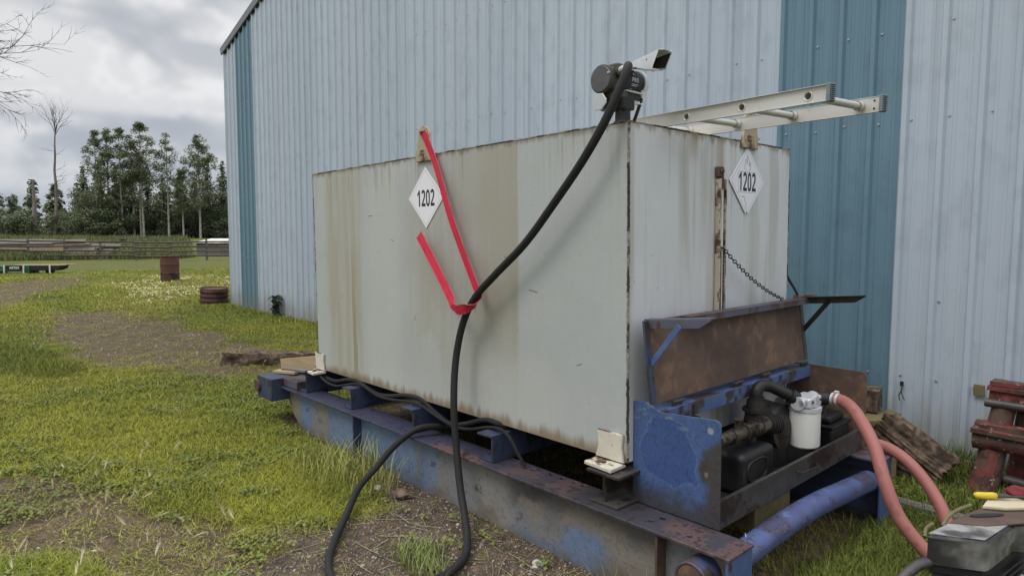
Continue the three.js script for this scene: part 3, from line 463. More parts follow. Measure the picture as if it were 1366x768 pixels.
// fuel pump on the tank top
{
  const p = thing('fuel_pump', 'dark fuel pump with a silver nozzle holder standing on the tank corner', 'pump', [-0.12, 0, -0.09], RG);
  const cx = -0.165, cy = 0.212;
  const hb = part('gear_housing', [bx(cx - 0.02, cy + 0.03, -0.1, cx + 0.075, cy + 0.07, -0.03, 0.012), bx(cx - 0.045, cy - 0.058, -0.105, cx + 0.06, cy + 0.058, -0.022, 0.018), cyl([cx, cy, -0.03], [cx, cy, -0.004], 0.066, 0.066, 32), cyl([cx + 0.045, cy + 0.025, -0.065], [cx + 0.085, cy + 0.03, -0.045], 0.028, 0.026, 20), bx(cx - 0.03, cy - 0.098, -0.12, cx + 0.07, cy - 0.05, -0.03, 0.012)], M.olive, p);
  part('cover_disc', [cyl([cx, cy, -0.004], [cx, cy, 0.006], 0.061, 0.058, 32)], M.coverDisc, hb); part('bolt', [bolt(cx - 0.052, cy - 0.03, 0.006, 'z', 0.006, 0.01)], M.silver, hb); part('bolt', [bolt(cx + 0.052, cy + 0.02, 0.006, 'z', 0.007, 0.01)], M.silver, hb);
  // motor with its printed label
  const c = document.createElement('canvas'); c.width = 512; c.height = 800; const x = c.getContext('2d');
  x.fillStyle = '#1c1f28'; x.fillRect(0, 0, 512, 800); x.fillStyle = '#d6dae2'; x.font = 'bold 92px sans-serif'; x.fillText('PRO', 150, 430); x.fillRect(190, 300, 60, 16); x.fillRect(205, 280, 26, 40); x.fillRect(150, 462, 190, 9); x.fillRect(150, 484, 150, 9); x.fillRect(150, 540, 60, 8); x.fillRect(260, 560, 90, 8);
  const lt = new THREE.CanvasTexture(c); lt.colorSpace = THREE.SRGBColorSpace; lt.magFilter = THREE.LinearFilter;
  const mz0 = -0.105, mz1 = -0.235, mc = [cx + 0.012, cy + 0.006];
  const cylg = new THREE.CylinderGeometry(0.063, 0.063, mz0 - mz1, 40, 1, true); cylg.rotateX(Math.PI / 2);
  { const q = flat(cylg), pp = q.attributes.position, u = q.attributes.uv; for (let i = 0; i < pp.count; i++) { let a = (Math.atan2(pp.getY(i), pp.getX(i)) / 6.2832); u.setXY(i, 0.5 - pp.getZ(i) / (mz0 - mz1) * 0.9, clamp(0.5 + a * 1.6)); } q.translate(mc[0], mc[1], (mz0 + mz1) / 2); const mo = part('motor', [q], std({ map: lt, roughness: 0.35 }), p, 'black motor body with white printed letters');
    part('motor_end', [cyl([mc[0], mc[1], mz1 + 0.001], [mc[0], mc[1], mz1 - 0.034], 0.07, 0.066, 36), cyl([mc[0], mc[1], mz1 - 0.033], [mc[0], mc[1], mz1 - 0.046], 0.05, 0.04, 30), bx(mc[0] + 0.03, cy - 0.085, mz1 - 0.02, mc[0] + 0.055, cy - 0.03, mz1 + 0.01, 0.003), bx(mc[0] - 0.03, cy - 0.082, mz1 - 0.02, mc[0] + 0.01, cy - 0.05, mz1 + 0.0, 0.003)], M.galv, mo);
    part('motor_base', [bx(cx - 0.01, cy - 0.088, mz1 + 0.02, cx + 0.065, cy - 0.052, mz0, 0.006)], M.blackPlastic, mo); part('clamp_band', [bx(cx + 0.02, cy - 0.054, mz1 + 0.01, cx + 0.0745, cy - 0.046, mz0 + 0.005, 0.002), bx(cx + 0.0, cy - 0.093, mz1 + 0.04, cx + 0.07, cy - 0.088, mz0 + 0.01, 0.002)], M.galv, mo); }
  const v = part('valve_body', [cyl([cx - 0.005, cy - 0.105, -0.06], [cx - 0.005, cy - 0.105, 0.0], 0.034, 0.034, 26), bx(cx - 0.04, cy - 0.14, -0.1, cx + 0.06, cy - 0.075, -0.03, 0.012)], M.blackPlastic, p);
  part('valve_cover', [boxUV(extr([[-0.042, -0.004], [-0.024, -0.037], [0.012, -0.039], [0.040, -0.012], [0.041, 0.008], [0.02, 0.037], [-0.014, 0.039], [-0.039, 0.016]], 0.007, 0.002).translate(cx - 0.005, cy - 0.105, 0.0))], M.galv, v);
  for (const [bx0, by, bz] of [[0.062, -0.095, -0.13], [0.062, -0.095, -0.2], [0.066, 0.066, -0.1], [-0.02, -0.07, -0.02]]) part('bolt', [bolt(cx + bx0, cy + by, bz, 'x', 0.008, 0.014)], M.holder, p);
  part('mounting_plate', [bx(cx - 0.03, cy - 0.104, -0.235, cx + 0.078, cy - 0.098, -0.1, 0.002)], M.holder, p);
  part('inlet_neck', [cyl([cx + 0.05, 0.0, -0.1], [cx + 0.05, 0.022, -0.1], 0.047, 0.042, 8), cyl([cx + 0.05, 0.022, -0.1], [cx + 0.05, 0.13, -0.1], 0.036, 0.036, 20), bx(cx + 0.0, 0.07, -0.14, cx + 0.092, 0.13, -0.06, 0.008)], M.blackIron, p);
  part('outlet_ferrule', [cyl([cx + 0.075, cy + 0.03, -0.05], [cx + 0.125, cy + 0.035, -0.046], 0.021, 0.021, 18)], M.silver, p);
  // folded sheet nozzle holder
  const hold = [], hp = [[-0.14, 0.282], [-0.06, 0.266], [-0.01, 0.247], [0.03, 0.241], [0.036, 0.258], [0.064, 0.316], [0.058, 0.322]], hq2 = hp.map(([a, b], i) => [a + (i > 2 ? 0.03 : 0), b + (i > 2 ? 0.002 : 0)]);
  hold.push(boxUV(extr(hp, 0.002, 0.0004).translate(0, 0, -0.13))); hold.push(boxUV(extr(hq2, 0.002, 0.0004).translate(0, 0, -0.195)));
  hold.push(bar([-0.14, 0.2845, -0.161], [0.072, 0.3225, -0.161], 0.003, 0.066)); hold.push(bar([-0.06, 0.262, -0.161], [0.045, 0.2395, -0.161], 0.003, 0.066)); hold.push(bar([0.062, 0.322, -0.161], [0.094, 0.317, -0.161], 0.003, 0.06));
  part('nozzle_holder', hold, M.holder, p, 'folded silver sheet metal nozzle holder');
  part('holder_inside_dark', [boxUV(extr([[-0.05, 0.27], [0.058, 0.25], [0.09, 0.312], [0.0, 0.302]], 0.003, 0.0004).translate(0, 0, -0.191))], M.blackPlastic, p); part('rivet', [bolt(0.0, 0.29, -0.127, 'z', 0.003, 0.003)], M.black, p);  // black sheet stands in for the dark inside of the open holder
  part('power_cable', [tube([[cx + 0.06, 0.14, -0.23], [cx + 0.066, 0.09, -0.2], [cx + 0.06, 0.03, -0.175], [cx + 0.05, 0.004, -0.17]], 0.0085, 24, 10)], M.rubber, p);
}
// the black hose from the pump, down the side, looping on the gravel and back under the tank
solo('fuel_hose', [tubeM([[-0.055, 0.246, -0.052], [-0.028, 0.25, -0.028], [-0.006, 0.225, 0.008], [-0.012, 0.147, 0.045], [-0.066, 0.001, 0.085], [-0.178, -0.156, 0.1], [-0.372, -0.354, 0.1], [-0.586, -0.554, 0.1], [-0.825, -0.725, 0.1], [-1.0, -0.86, 0.1], [-1.108, -1.008, 0.1], [-1.158, -1.23, 0.12], [-1.118, -1.479, 0.17], [-1.06, -1.725, 0.2], [-0.972, -1.905, 0.245], [-0.85, -2.023, 0.31], [-0.73, -2.085, 0.39], [-0.62, -2.1, 0.5], [-0.56, -2.105, 0.66], [-0.58, -2.108, 0.86], [-0.70, -2.108, 1.02], [-0.86, -2.105, 1.07], [-1.02, -2.095, 1.02], [-1.2, -2.092, 0.9], [-1.4, -2.06, 0.72], [-1.60, -2.0, 0.52], [-1.632, -1.925, 0.385], [-1.615, -1.83, 0.285], [-1.57, -1.752, 0.2], [-1.535, -1.715, 0.14], [-1.505, -1.712, 0.05], [-1.46, -1.735, -0.1], [-1.38, -1.742, -0.4]], 0.0205, 420, 18)], M.rubber, 'thick black rubber hose hanging from the pump and looping on the gravel', 'hose', RG);
// two dark hoses lying along the cross beams under the tank edge
{
  const P = [[-3.14, -1.605], [-2.94, -1.655], [-2.77, -1.66], [-2.55, -1.612], [-2.44, -1.598], [-2.2, -1.64], [-1.985, -1.632], [-1.78, -1.604], [-1.62, -1.60], [-1.46, -1.641], [-1.275, -1.674], [-1.14, -1.66], [-0.954, -1.608], [-0.831, -1.598], [-0.763, -1.625], [-0.70, -1.70], [-0.66, -1.762]];
  solo('hydraulic_hose', [tubeM(P.map(([x, y], i) => [x, y + 0.004, 0.045 + 0.012 * Math.sin(i)]), 0.0095, 160, 12)], M.hoseDark, 'thin black hose sagging between the cross beams along the tank edge, ending on the flange', 'hose', RG);
  solo('hydraulic_hose', [tubeM(P.slice(0, 14).map(([x, y], i) => [x - 0.08, y + 0.012 - 0.012 * Math.cos(i * 1.3), 0.008 - 0.008 * Math.sin(i * 1.7)]).concat([[-0.85, -1.66, -0.15], [-0.8, -1.7, -0.4]]), 0.015, 160, 12)], M.hoseDark, 'thicker black hose behind the thin one under the tank edge, turning in beneath the tank', 'hose', RG);
}
// red strap holding the hose
{
  const A = [-1.572, 0.135, 0.03], ribbon = (pts, wv, w = 0.055) => {
    const c = new THREE.CatmullRomCurve3(pts.map(V), false, 'centripetal'), n = 80, pos = [], uv = [], id = [];
    for (let i = 0; i <= n; i++) { const t = i / n, p = c.getPoint(t), d = V(wv(t)).normalize(), T = c.getTangent(t); d.addScaledVector(T, -d.dot(T)).normalize(); const nn = new THREE.Vector3().crossVectors(T, d).normalize(); for (const [s, k] of [[-1, -1], [1, -1], [1, 1], [-1, 1]]) { const q = p.clone().addScaledVector(d, s * w / 2).addScaledVector(nn, k * 0.0014); pos.push(q.x, q.y, q.z); uv.push((s + 1) / 2, t * 1.6); } if (i) { const o = i * 4; for (let e = 0; e < 4; e++) { const a = o - 4 + e, b = o - 4 + (e + 1) % 4, c2 = o + e, d2 = o + (e + 1) % 4; id.push(a, b, c2, b, d2, c2); } } }
    const g = new THREE.BufferGeometry(); g.setAttribute('position', new THREE.Float32BufferAttribute(pos, 3)); g.setAttribute('uv', new THREE.Float32BufferAttribute(uv, 2)); g.setIndex(id); const q = g.toNonIndexed(); q.computeVertexNormals(); return q;
  };
  const strapDir = (t) => { const k = sst(0.5, 0.58, t) * (1 - sst(0.70, 0.78, t)); return t < 0.62 ? [mix(0.82, 0.1, k), mix(0.55, 0.95, k), mix(0.12, 0.3, k)] : [mix(0.72, 0.1, k), mix(0.68, 0.95, k), mix(-0.12, 0.3, k)]; };
  const long = [A, [-1.45, -0.06, 0.035], [-1.25, -0.42, 0.065], [-1.04, -0.775, 0.072], [-0.985, -0.862, 0.078], [-0.985, -0.898, 0.11], [-1.035, -0.918, 0.142], [-1.10, -0.93, 0.15], [-1.15, -0.915, 0.135], [-1.20, -0.872, 0.118], [-1.40, -0.687, 0.085], [-1.6, -0.50, 0.06]];
  solo('red_strap', [ribbon(long, strapDir, 0.062), ribbon([[-1.577, 0.139, 0.032], [-1.585, 0.128, 0.02], [-1.588, 0.118, 0.005], [-1.56, 0.13, -0.012]], () => [1, 0.3, 0], 0.045)], M.red, 'red webbing strap tied through the lifting eye and looped around the hose', 'strap', RG);
}

// ---------------------------------------------------------------- the open box at the tank end
{
  const b = thing('pump_box', 'blue and rusty steel box at the tank end with its lid propped open', 'equipment box', [0.23, -1.77, -0.82], RG);
  const plateTex = tex(1024, 1024, (u, v) => {
    const x = u * 0.46, y = v * 0.47, w1 = fbm(u * 4, v * 4, 4, 0, 801), n = fbm(u * 9, v * 9, 5, 0, 802), f = fbm(u * 40, v * 40, 4, 0, 803);
    const d1 = Math.hypot((x - 0.19) / 0.19, (y - 0.27) / 0.17) + (w1 - 0.5) * 0.7;
    let c = mix3([66, 88, 134], [80, 104, 150], n);
    c = mix3(c, [58, 80, 134], sst(0.95, 0.85, d1) * 0.7); c = mix3(c, [120, 142, 180], sst(0.05, 0.0, Math.abs(d1 - 0.9)) * 0.5 * sst(0.35, 0.6, f));
    c = mix3(c, [122, 132, 150], sst(0.62, 0.76, fbm(u * 7, v * 14, 4, 0, 805)) * sst(0.72, 0.95, v) * 0.8);
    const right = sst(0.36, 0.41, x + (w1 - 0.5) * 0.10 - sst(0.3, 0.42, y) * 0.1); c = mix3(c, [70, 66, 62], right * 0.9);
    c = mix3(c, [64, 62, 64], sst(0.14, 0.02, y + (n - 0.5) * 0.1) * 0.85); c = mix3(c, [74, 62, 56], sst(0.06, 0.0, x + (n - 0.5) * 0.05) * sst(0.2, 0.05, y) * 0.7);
    c = mix3(c, [70, 66, 64], sst(0.034, 0.018, Math.hypot(x - 0.385, (y - 0.24) * 0.5) + (f - 0.5) * 0.02)); c = mix3(c, [120, 108, 98], sst(0.012, 0.006, Math.hypot(x - 0.392, (y - 0.225) * 0.7))); c = mix3(c, [160, 164, 168], sst(0.02, 0.01, Math.hypot(x - 0.41, y - 0.42)) * 0.8);
    return mix3(c, c.map((q) => q * 0.86), sst(0.5, 0.8, f));
  }, { wrap: false });
  const sp = extr([[0.003, -1.772], [0.459, -1.772], [0.459, -1.318], [0.452, -1.304], [0.437, -1.298], [0.15, -1.318], [0.075, -1.283], [0.003, -1.29]], 0.006, 0.0012).translate(0, 0, -0.044);
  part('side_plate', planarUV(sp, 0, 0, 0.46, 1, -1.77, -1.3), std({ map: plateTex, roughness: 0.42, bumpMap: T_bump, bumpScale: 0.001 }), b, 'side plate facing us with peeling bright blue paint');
  const bp = extr([[0.003, -1.77], [0.476, -1.77], [0.476, -1.352], [0.468, -1.326], [0.444, -1.314], [0.02, -1.31], [0.003, -1.315]], 0.006, 0.0012).translate(0, 0, -1.606);
  part('side_plate', boxUV(bp), M.rustPlate, b, 'far side plate, brown inside');
  part('tray_front', [bx(0.452, -1.769, -1.6, 0.458, -1.646, -0.0445, 0.002), bx(0.44, -1.652, -1.598, 0.4515, -1.6465, -0.046, 0.001)], M.darkSteel, b, 'bare grey steel front of the tray');
  part('tray_floor', [bx(0.004, -1.768, -1.598, 0.451, -1.76, -0.046, 0.001)], M.blackIron, b);
  part('handle', [tube([[0.459, -1.69, -0.76], [0.478, -1.697, -0.775], [0.48, -1.703, -0.86], [0.478, -1.712, -0.955], [0.459, -1.702, -0.975]], 0.004, 30, 8)], M.brass, b);
  const rail = part('top_rail', [bx(0.145, -1.384, -1.6, 0.152, -1.318, -0.045, 0.002), bx(0.05, -1.325, -1.6, 0.1445, -1.318, -0.046, 0.002)], M.blue, b, 'blue angle iron rail across the box top');
  // the lid, standing open against the tank, with its end arms and braces
  const lean = 0.045, lidY0 = -1.283, lidY1 = -0.905, xb = 0.128, xa = xb - lean;
  const quad = (za, zb, y0, y1, t) => { const g = new THREE.BoxGeometry(t, y1 - y0, Math.abs(zb - za)); g.translate(0, (y0 + y1) / 2, (za + zb) / 2); const p = g.attributes.position; for (let i = 0; i < p.count; i++) p.setX(i, p.getX(i) + mix(xb, xa, (p.getY(i) - lidY0) / (lidY1 - lidY0))); g.computeVertexNormals(); return boxUV(g); };
  const lid = part('lid', [quad(-0.04, -1.6, lidY0, lidY1, 0.005)], M.rustPlate, b, 'rusty brown underside of the open lid');
  part('lip', [bx(xa + 0.003, -0.911, -1.6, xa + 0.062, -0.904, -0.3, 0.002), bx(xa + 0.056, -0.938, -1.6, xa + 0.062, -0.911, -0.3, 0.001)], M.flange, lid);
  for (const far of [0, 1]) {
    const z = far ? -1.6 : -0.04, s = far ? 1 : -1, mt = far ? M.darkSteel : M.flange;
    part('lid_edge', [quad(z, z + 0.038 * -s * (far ? -1 : 1), lidY0, lidY1, 0.012)], far ? M.darkSteel : M.blueDark, lid);
    const w = 0.042, ax = far ? 0.375 : 0.325, arm = extr([[xa - 0.02, lidY1 - w], [xa + ax - 0.06, lidY1 - w + 0.03], [xa + ax, lidY1 + 0.026], [xa + ax, lidY1 + 0.032], [xa - 0.02, lidY1 + 0.003]], 0.005, 0.001).translate(0, 0, z);
    part('lid_arm', [boxUV(arm), extr([[xa - 0.02, 0], [xa + ax - 0.005, 0.032], [xa + ax - 0.005, 0.036], [xa - 0.02, 0.004]], 0.05, 0.0008).translate(0, lidY1, far ? z : z - 0.05)], mt, lid);
    part('lid_brace', [bar([xb - 0.022, -1.105, z + 0.012], [xa + 0.175, lidY1 - 0.008, z + 0.012], 0.028, 0.006)], far ? M.blackIron : M.blue, lid, far ? 'dark brace under the far lid arm' : 'blue brace of the near lid arm');
  }
  part('latch', [cyl([xa + 0.02, -0.9, -1.5], [xa + 0.02, -0.9, -1.6], 0.012, 0.012, 12), cyl([xa + 0.02, -0.903, -1.47], [xa + 0.02, -0.88, -1.47], 0.009, 0.007, 10), bx(xa + 0.03, -0.9035, -1.64, xa + 0.08, -0.885, -1.58, 0.003)], M.rustPlate, lid);
  for (const z of [-0.16, -0.72, -1.02, -1.5]) part('hinge', [cyl([0.137, -1.297, z], [0.137, -1.297, z - 0.085], 0.009, 0.009, 10), bx(0.128, -1.318, z - 0.083, 0.136, -1.29, z - 0.002, 0.001)], M.darkSteel, lid);
}
// the chain from the gauge to the lid
{
  const ch = thing('chain', 'dark steel chain holding the box lid up against the tank end', 'chain', [0.05, -0.6, -0.77], RG);
  const a = V([0.04, -0.585, -0.752]), c = V([0.098, -0.896, -1.325]), N = 30, lg = new THREE.TorusGeometry(0.0095, 0.0026, 6, 12); lg.scale(1, 1.35, 1);
  const at = (t) => a.clone().lerp(c, t).add(new THREE.Vector3(0, -0.035 * 4 * t * (1 - t), 0)), b = BASE.get(ch);
  for (let i = 0; i < N; i++) { const m = new THREE.Mesh(lg, M.blackIron); m.name = 'chain_link'; m.castShadow = m.receiveShadow = true; const p = at((i + 0.5) / N), d = at((i + 0.9) / N).sub(at((i + 0.1) / N)).normalize(); m.quaternion.setFromUnitVectors(new THREE.Vector3(0, 1, 0), d); m.rotateY((i % 2) * Math.PI / 2 + 0.4); m.position.copy(p).sub(b); ch.add(m); }
}
// the machinery in the box
{
  const p = thing('transfer_pump', 'black oily transfer pump with brass fittings inside the open box', 'pump', [0.2, -1.76, -0.9], RG);
  const vol = []; vol.push(new THREE.SphereGeometry(0.125, 30, 20).scale(0.9, 1, 1).translate(0.2, -1.56, -0.98)); vol.push(cyl([0.13, -1.56, -0.98], [0.285, -1.55, -0.98], 0.145, 0.12, 32)); vol.push(cyl([0.2, -1.76, -0.98], [0.2, -1.6, -0.98], 0.1, 0.11, 24)); vol.push(cyl([0.2, -1.5, -0.84], [0.2, -1.39, -0.84], 0.062, 0.05, 24)); vol.push(cyl([0.2, -1.45, -0.84], [0.2, -1.435, -0.84], 0.072, 0.072, 24));
  part('pump_body', vol.map((g) => boxUV(g)), M.blackIron, p);
  const ribs = []; for (let i = 0; i < 6; i++) ribs.push(cyl([0.27, -1.492 - 0.006 * i, -0.78 - i * 0.026], [0.27, -1.493 - 0.006 * i, -0.79 - i * 0.026], 0.052, 0.052, 20)); part('cooling_fin', ribs, M.blackIron, p);
  part('elbow_pipe', [tubeM([[0.2, -1.42, -0.84], [0.2, -1.345, -0.842], [0.205, -1.322, -0.87], [0.225, -1.33, -0.93], [0.27, -1.36, -0.98], [0.335, -1.41, -1.05]], 0.031, 40, 16), cyl([0.30, -1.38, -1.01], [0.325, -1.40, -1.035], 0.039, 0.039, 16), cyl([0.2, -1.40, -0.84], [0.2, -1.375, -0.84], 0.042, 0.042, 8)], M.blackIron, p);
  part('brass_fitting', [cyl([0.3, -1.478, -0.29], [0.3, -1.478, -0.4], 0.03, 0.031, 18), cyl([0.3, -1.478, -0.4], [0.3, -1.478, -0.425], 0.041, 0.041, 6), cyl([0.3, -1.48, -0.425], [0.3, -1.48, -0.52], 0.032, 0.032, 18), cyl([0.3, -1.48, -0.47], [0.3, -1.415, -0.47], 0.02, 0.017, 12), cyl([0.3, -1.414, -0.47], [0.3, -1.404, -0.47], 0.024, 0.024, 6), cyl([0.3, -1.48, -0.52], [0.3, -1.48, -0.55], 0.044, 0.044, 8), cyl([0.3, -1.48, -0.55], [0.3, -1.48, -0.66], 0.034, 0.036, 18), cyl([0.3, -1.48, -0.6], [0.3, -1.48, -0.62], 0.045, 0.045, 6), cyl([0.3, -1.482, -0.66], [0.285, -1.486, -0.76], 0.042, 0.04, 18)], M.brass, p, 'row of brass pipe fittings and unions');
  part('valve', [cyl([0.24, -1.43, -1.02], [0.24, -1.43, -1.1], 0.03, 0.03, 14), cyl([0.24, -1.43, -1.06], [0.28, -1.42, -1.06], 0.022, 0.018, 12), bx(0.275, -1.435, -1.09, 0.29, -1.4, -1.03, 0.004)], M.silver, p);
  part('standpipe', [cyl([0.14, -1.758, -0.31], [0.14, -1.33, -0.31], 0.018, 0.018, 14), bx(0.11, -1.42, -0.35, 0.17, -1.39, -0.27, 0.008), cyl([0.1, -1.75, -0.2], [0.1, -1.39, -0.2], 0.012, 0.012, 12)], M.blackIron, p);
  const f = thing('fuel_filter', 'white spin-on fuel filter with grey cast head in front of the pump', 'filter', [0.33, -1.55, -1.12], RG);
  const fx = 0.345, fz = -1.095, prof = [[0, -1.668], [0.05, -1.668], [0.072, -1.662], [0.079, -1.650], [0.08, -1.470], [0.076, -1.462], [0, -1.462]].map((q) => new THREE.Vector2(q[0], q[1] + 1.55));
  part('canister', [boxUV(new THREE.LatheGeometry(prof, 40).translate(fx, -1.55, fz))], M.white, f);
  const fh = part('filter_head', [cyl([fx, -1.462, fz], [fx, -1.442, fz], 0.084, 0.084, 36), bx(fx - 0.05, -1.443, fz - 0.075, fx + 0.06, -1.382, fz + 0.075, 0.014), bx(fx + 0.04, -1.440, fz - 0.02, fx + 0.066, -1.375, fz + 0.02, 0.006), cyl([fx, -1.415, fz + 0.06], [fx, -1.415, fz + 0.098], 0.036, 0.036, 16), cyl([fx, -1.415, fz - 0.06], [fx, -1.415, fz - 0.098], 0.038, 0.038, 16)], M.galv, f);
  for (const o of [0.048, -0.048]) part('head_bolt', [cyl([fx + 0.058, -1.405, fz + o], [fx + 0.064, -1.405, fz + o], 0.007, 0.007, 10)], M.black, fh);
  const j = thing('black_jug', 'low black plastic jug with an oval recess in the tray beside the fittings', 'jug', [0.3, -1.76, -0.56], RG);
  part('jug_body', [bx(0.21, -1.76, -0.72, 0.37, -1.555, -0.4, 0.035), cyl([0.27, -1.56, -0.65], [0.27, -1.53, -0.65], 0.028, 0.026, 18)], M.blackPlastic, j);
  const ov = []; for (let i = 0; i <= 40; i++) { const a = i / 40 * 6.2832; ov.push([0.371, -1.648 + 0.052 * Math.sign(Math.sin(a)) * Math.pow(Math.abs(Math.sin(a)), 0.7) + 0.0, -0.53 + 0.095 * Math.sign(Math.cos(a)) * Math.pow(Math.abs(Math.cos(a)), 0.7)]); }
  part('moulded_rim', [tube(ov, 0.005, 80, 8)], M.blackPlastic, j);
  const bt = thing('battery_box', 'black plastic box with a clamp standing behind the white filter', 'battery box', [0.28, -1.76, -1.44], RG);
  part('case', [bx(0.17, -1.76, -1.57, 0.40, -1.615, -1.32, 0.014)], M.blackPlastic, bt); part('cover', [bx(0.162, -1.614, -1.578, 0.408, -1.595, -1.312, 0.006), bx(0.19, -1.595, -1.55, 0.38, -1.545, -1.34, 0.03)], M.blackPlastic, bt);
  part('clamp', [cyl([0.33, -1.55, -1.39], [0.33, -1.455, -1.39], 0.007, 0.007, 8), bx(0.27, -1.46, -1.45, 0.38, -1.448, -1.35, 0.003)], M.darkSteel, bt);
  // coupling and the pink suction hoses
  const h = thing('pink_hose', 'faded pink hose curving down from the white filter to the grass', 'hose', [0.4, -1.4, -1.25], RG);
  const B = [[0.36, -1.42, -1.225], [0.42, -1.418, -1.26], [0.49, -1.42, -1.262]];
  part('hose_body', [tubeM([B[1], [0.475, -1.42, -1.255], [0.55, -1.44, -1.20], [0.635, -1.495, -1.12], [0.715, -1.58, -1.05], [0.785, -1.72, -0.99], [0.85, -1.86, -0.98], [0.93, -1.97, -1.0], [1.02, -2.06, -1.03], [1.12, -2.1, -1.06]], 0.0315, 120, 22)], M.pink, h);
  part('coupling', [cyl([fx, -1.418, -1.192], B[0], 0.034, 0.034, 18), cyl(B[0], [0.4, -1.419, -1.25], 0.038, 0.038, 8)], M.blackIron, h); part('hose_clamp', [cyl([0.42, -1.418, -1.2595], [0.432, -1.4185, -1.2585], 0.035, 0.035, 22), cyl([0.445, -1.419, -1.2575], [0.457, -1.4195, -1.2565], 0.035, 0.035, 22), bx(0.43, -1.386, -1.27, 0.455, -1.372, -1.252, 0.003)], M.galv, h);
  solo('pink_hose', [tubeM([[0.36, -1.752, -1.66], [0.46, -1.735, -1.66], [0.56, -1.733, -1.63], [0.64, -1.745, -1.60], [0.73, -1.79, -1.57], [0.82, -1.87, -1.54], [0.895, -1.96, -1.50], [0.945, -2.06, -1.46], [0.975, -2.11, -1.40]], 0.0315, 90, 22)], M.pink, 'faded pink hose coming over the far beam end behind the blue pipe', 'hose', RG);
  // timber packed between the box and the skid
  solo('timber_block', [bx(0.3, -1.92, -0.78, 0.42, -1.79, -0.42, 0.008)], M.greenWood, 'rough timber block wedged under the tray front', 'timber', RG);
  solo('cable', [tubeM([[-0.06, -0.6, -1.62], [-0.07, -0.7, -1.64], [-0.03, -0.8, -1.67], [0.03, -0.9, -1.67], [0.07, -1.05, -1.66], [0.09, -1.3, -1.67]], 0.008, 40, 10)], M.rubber, 'black cable hanging down behind the far edge of the tank end', 'cable', RG);
}
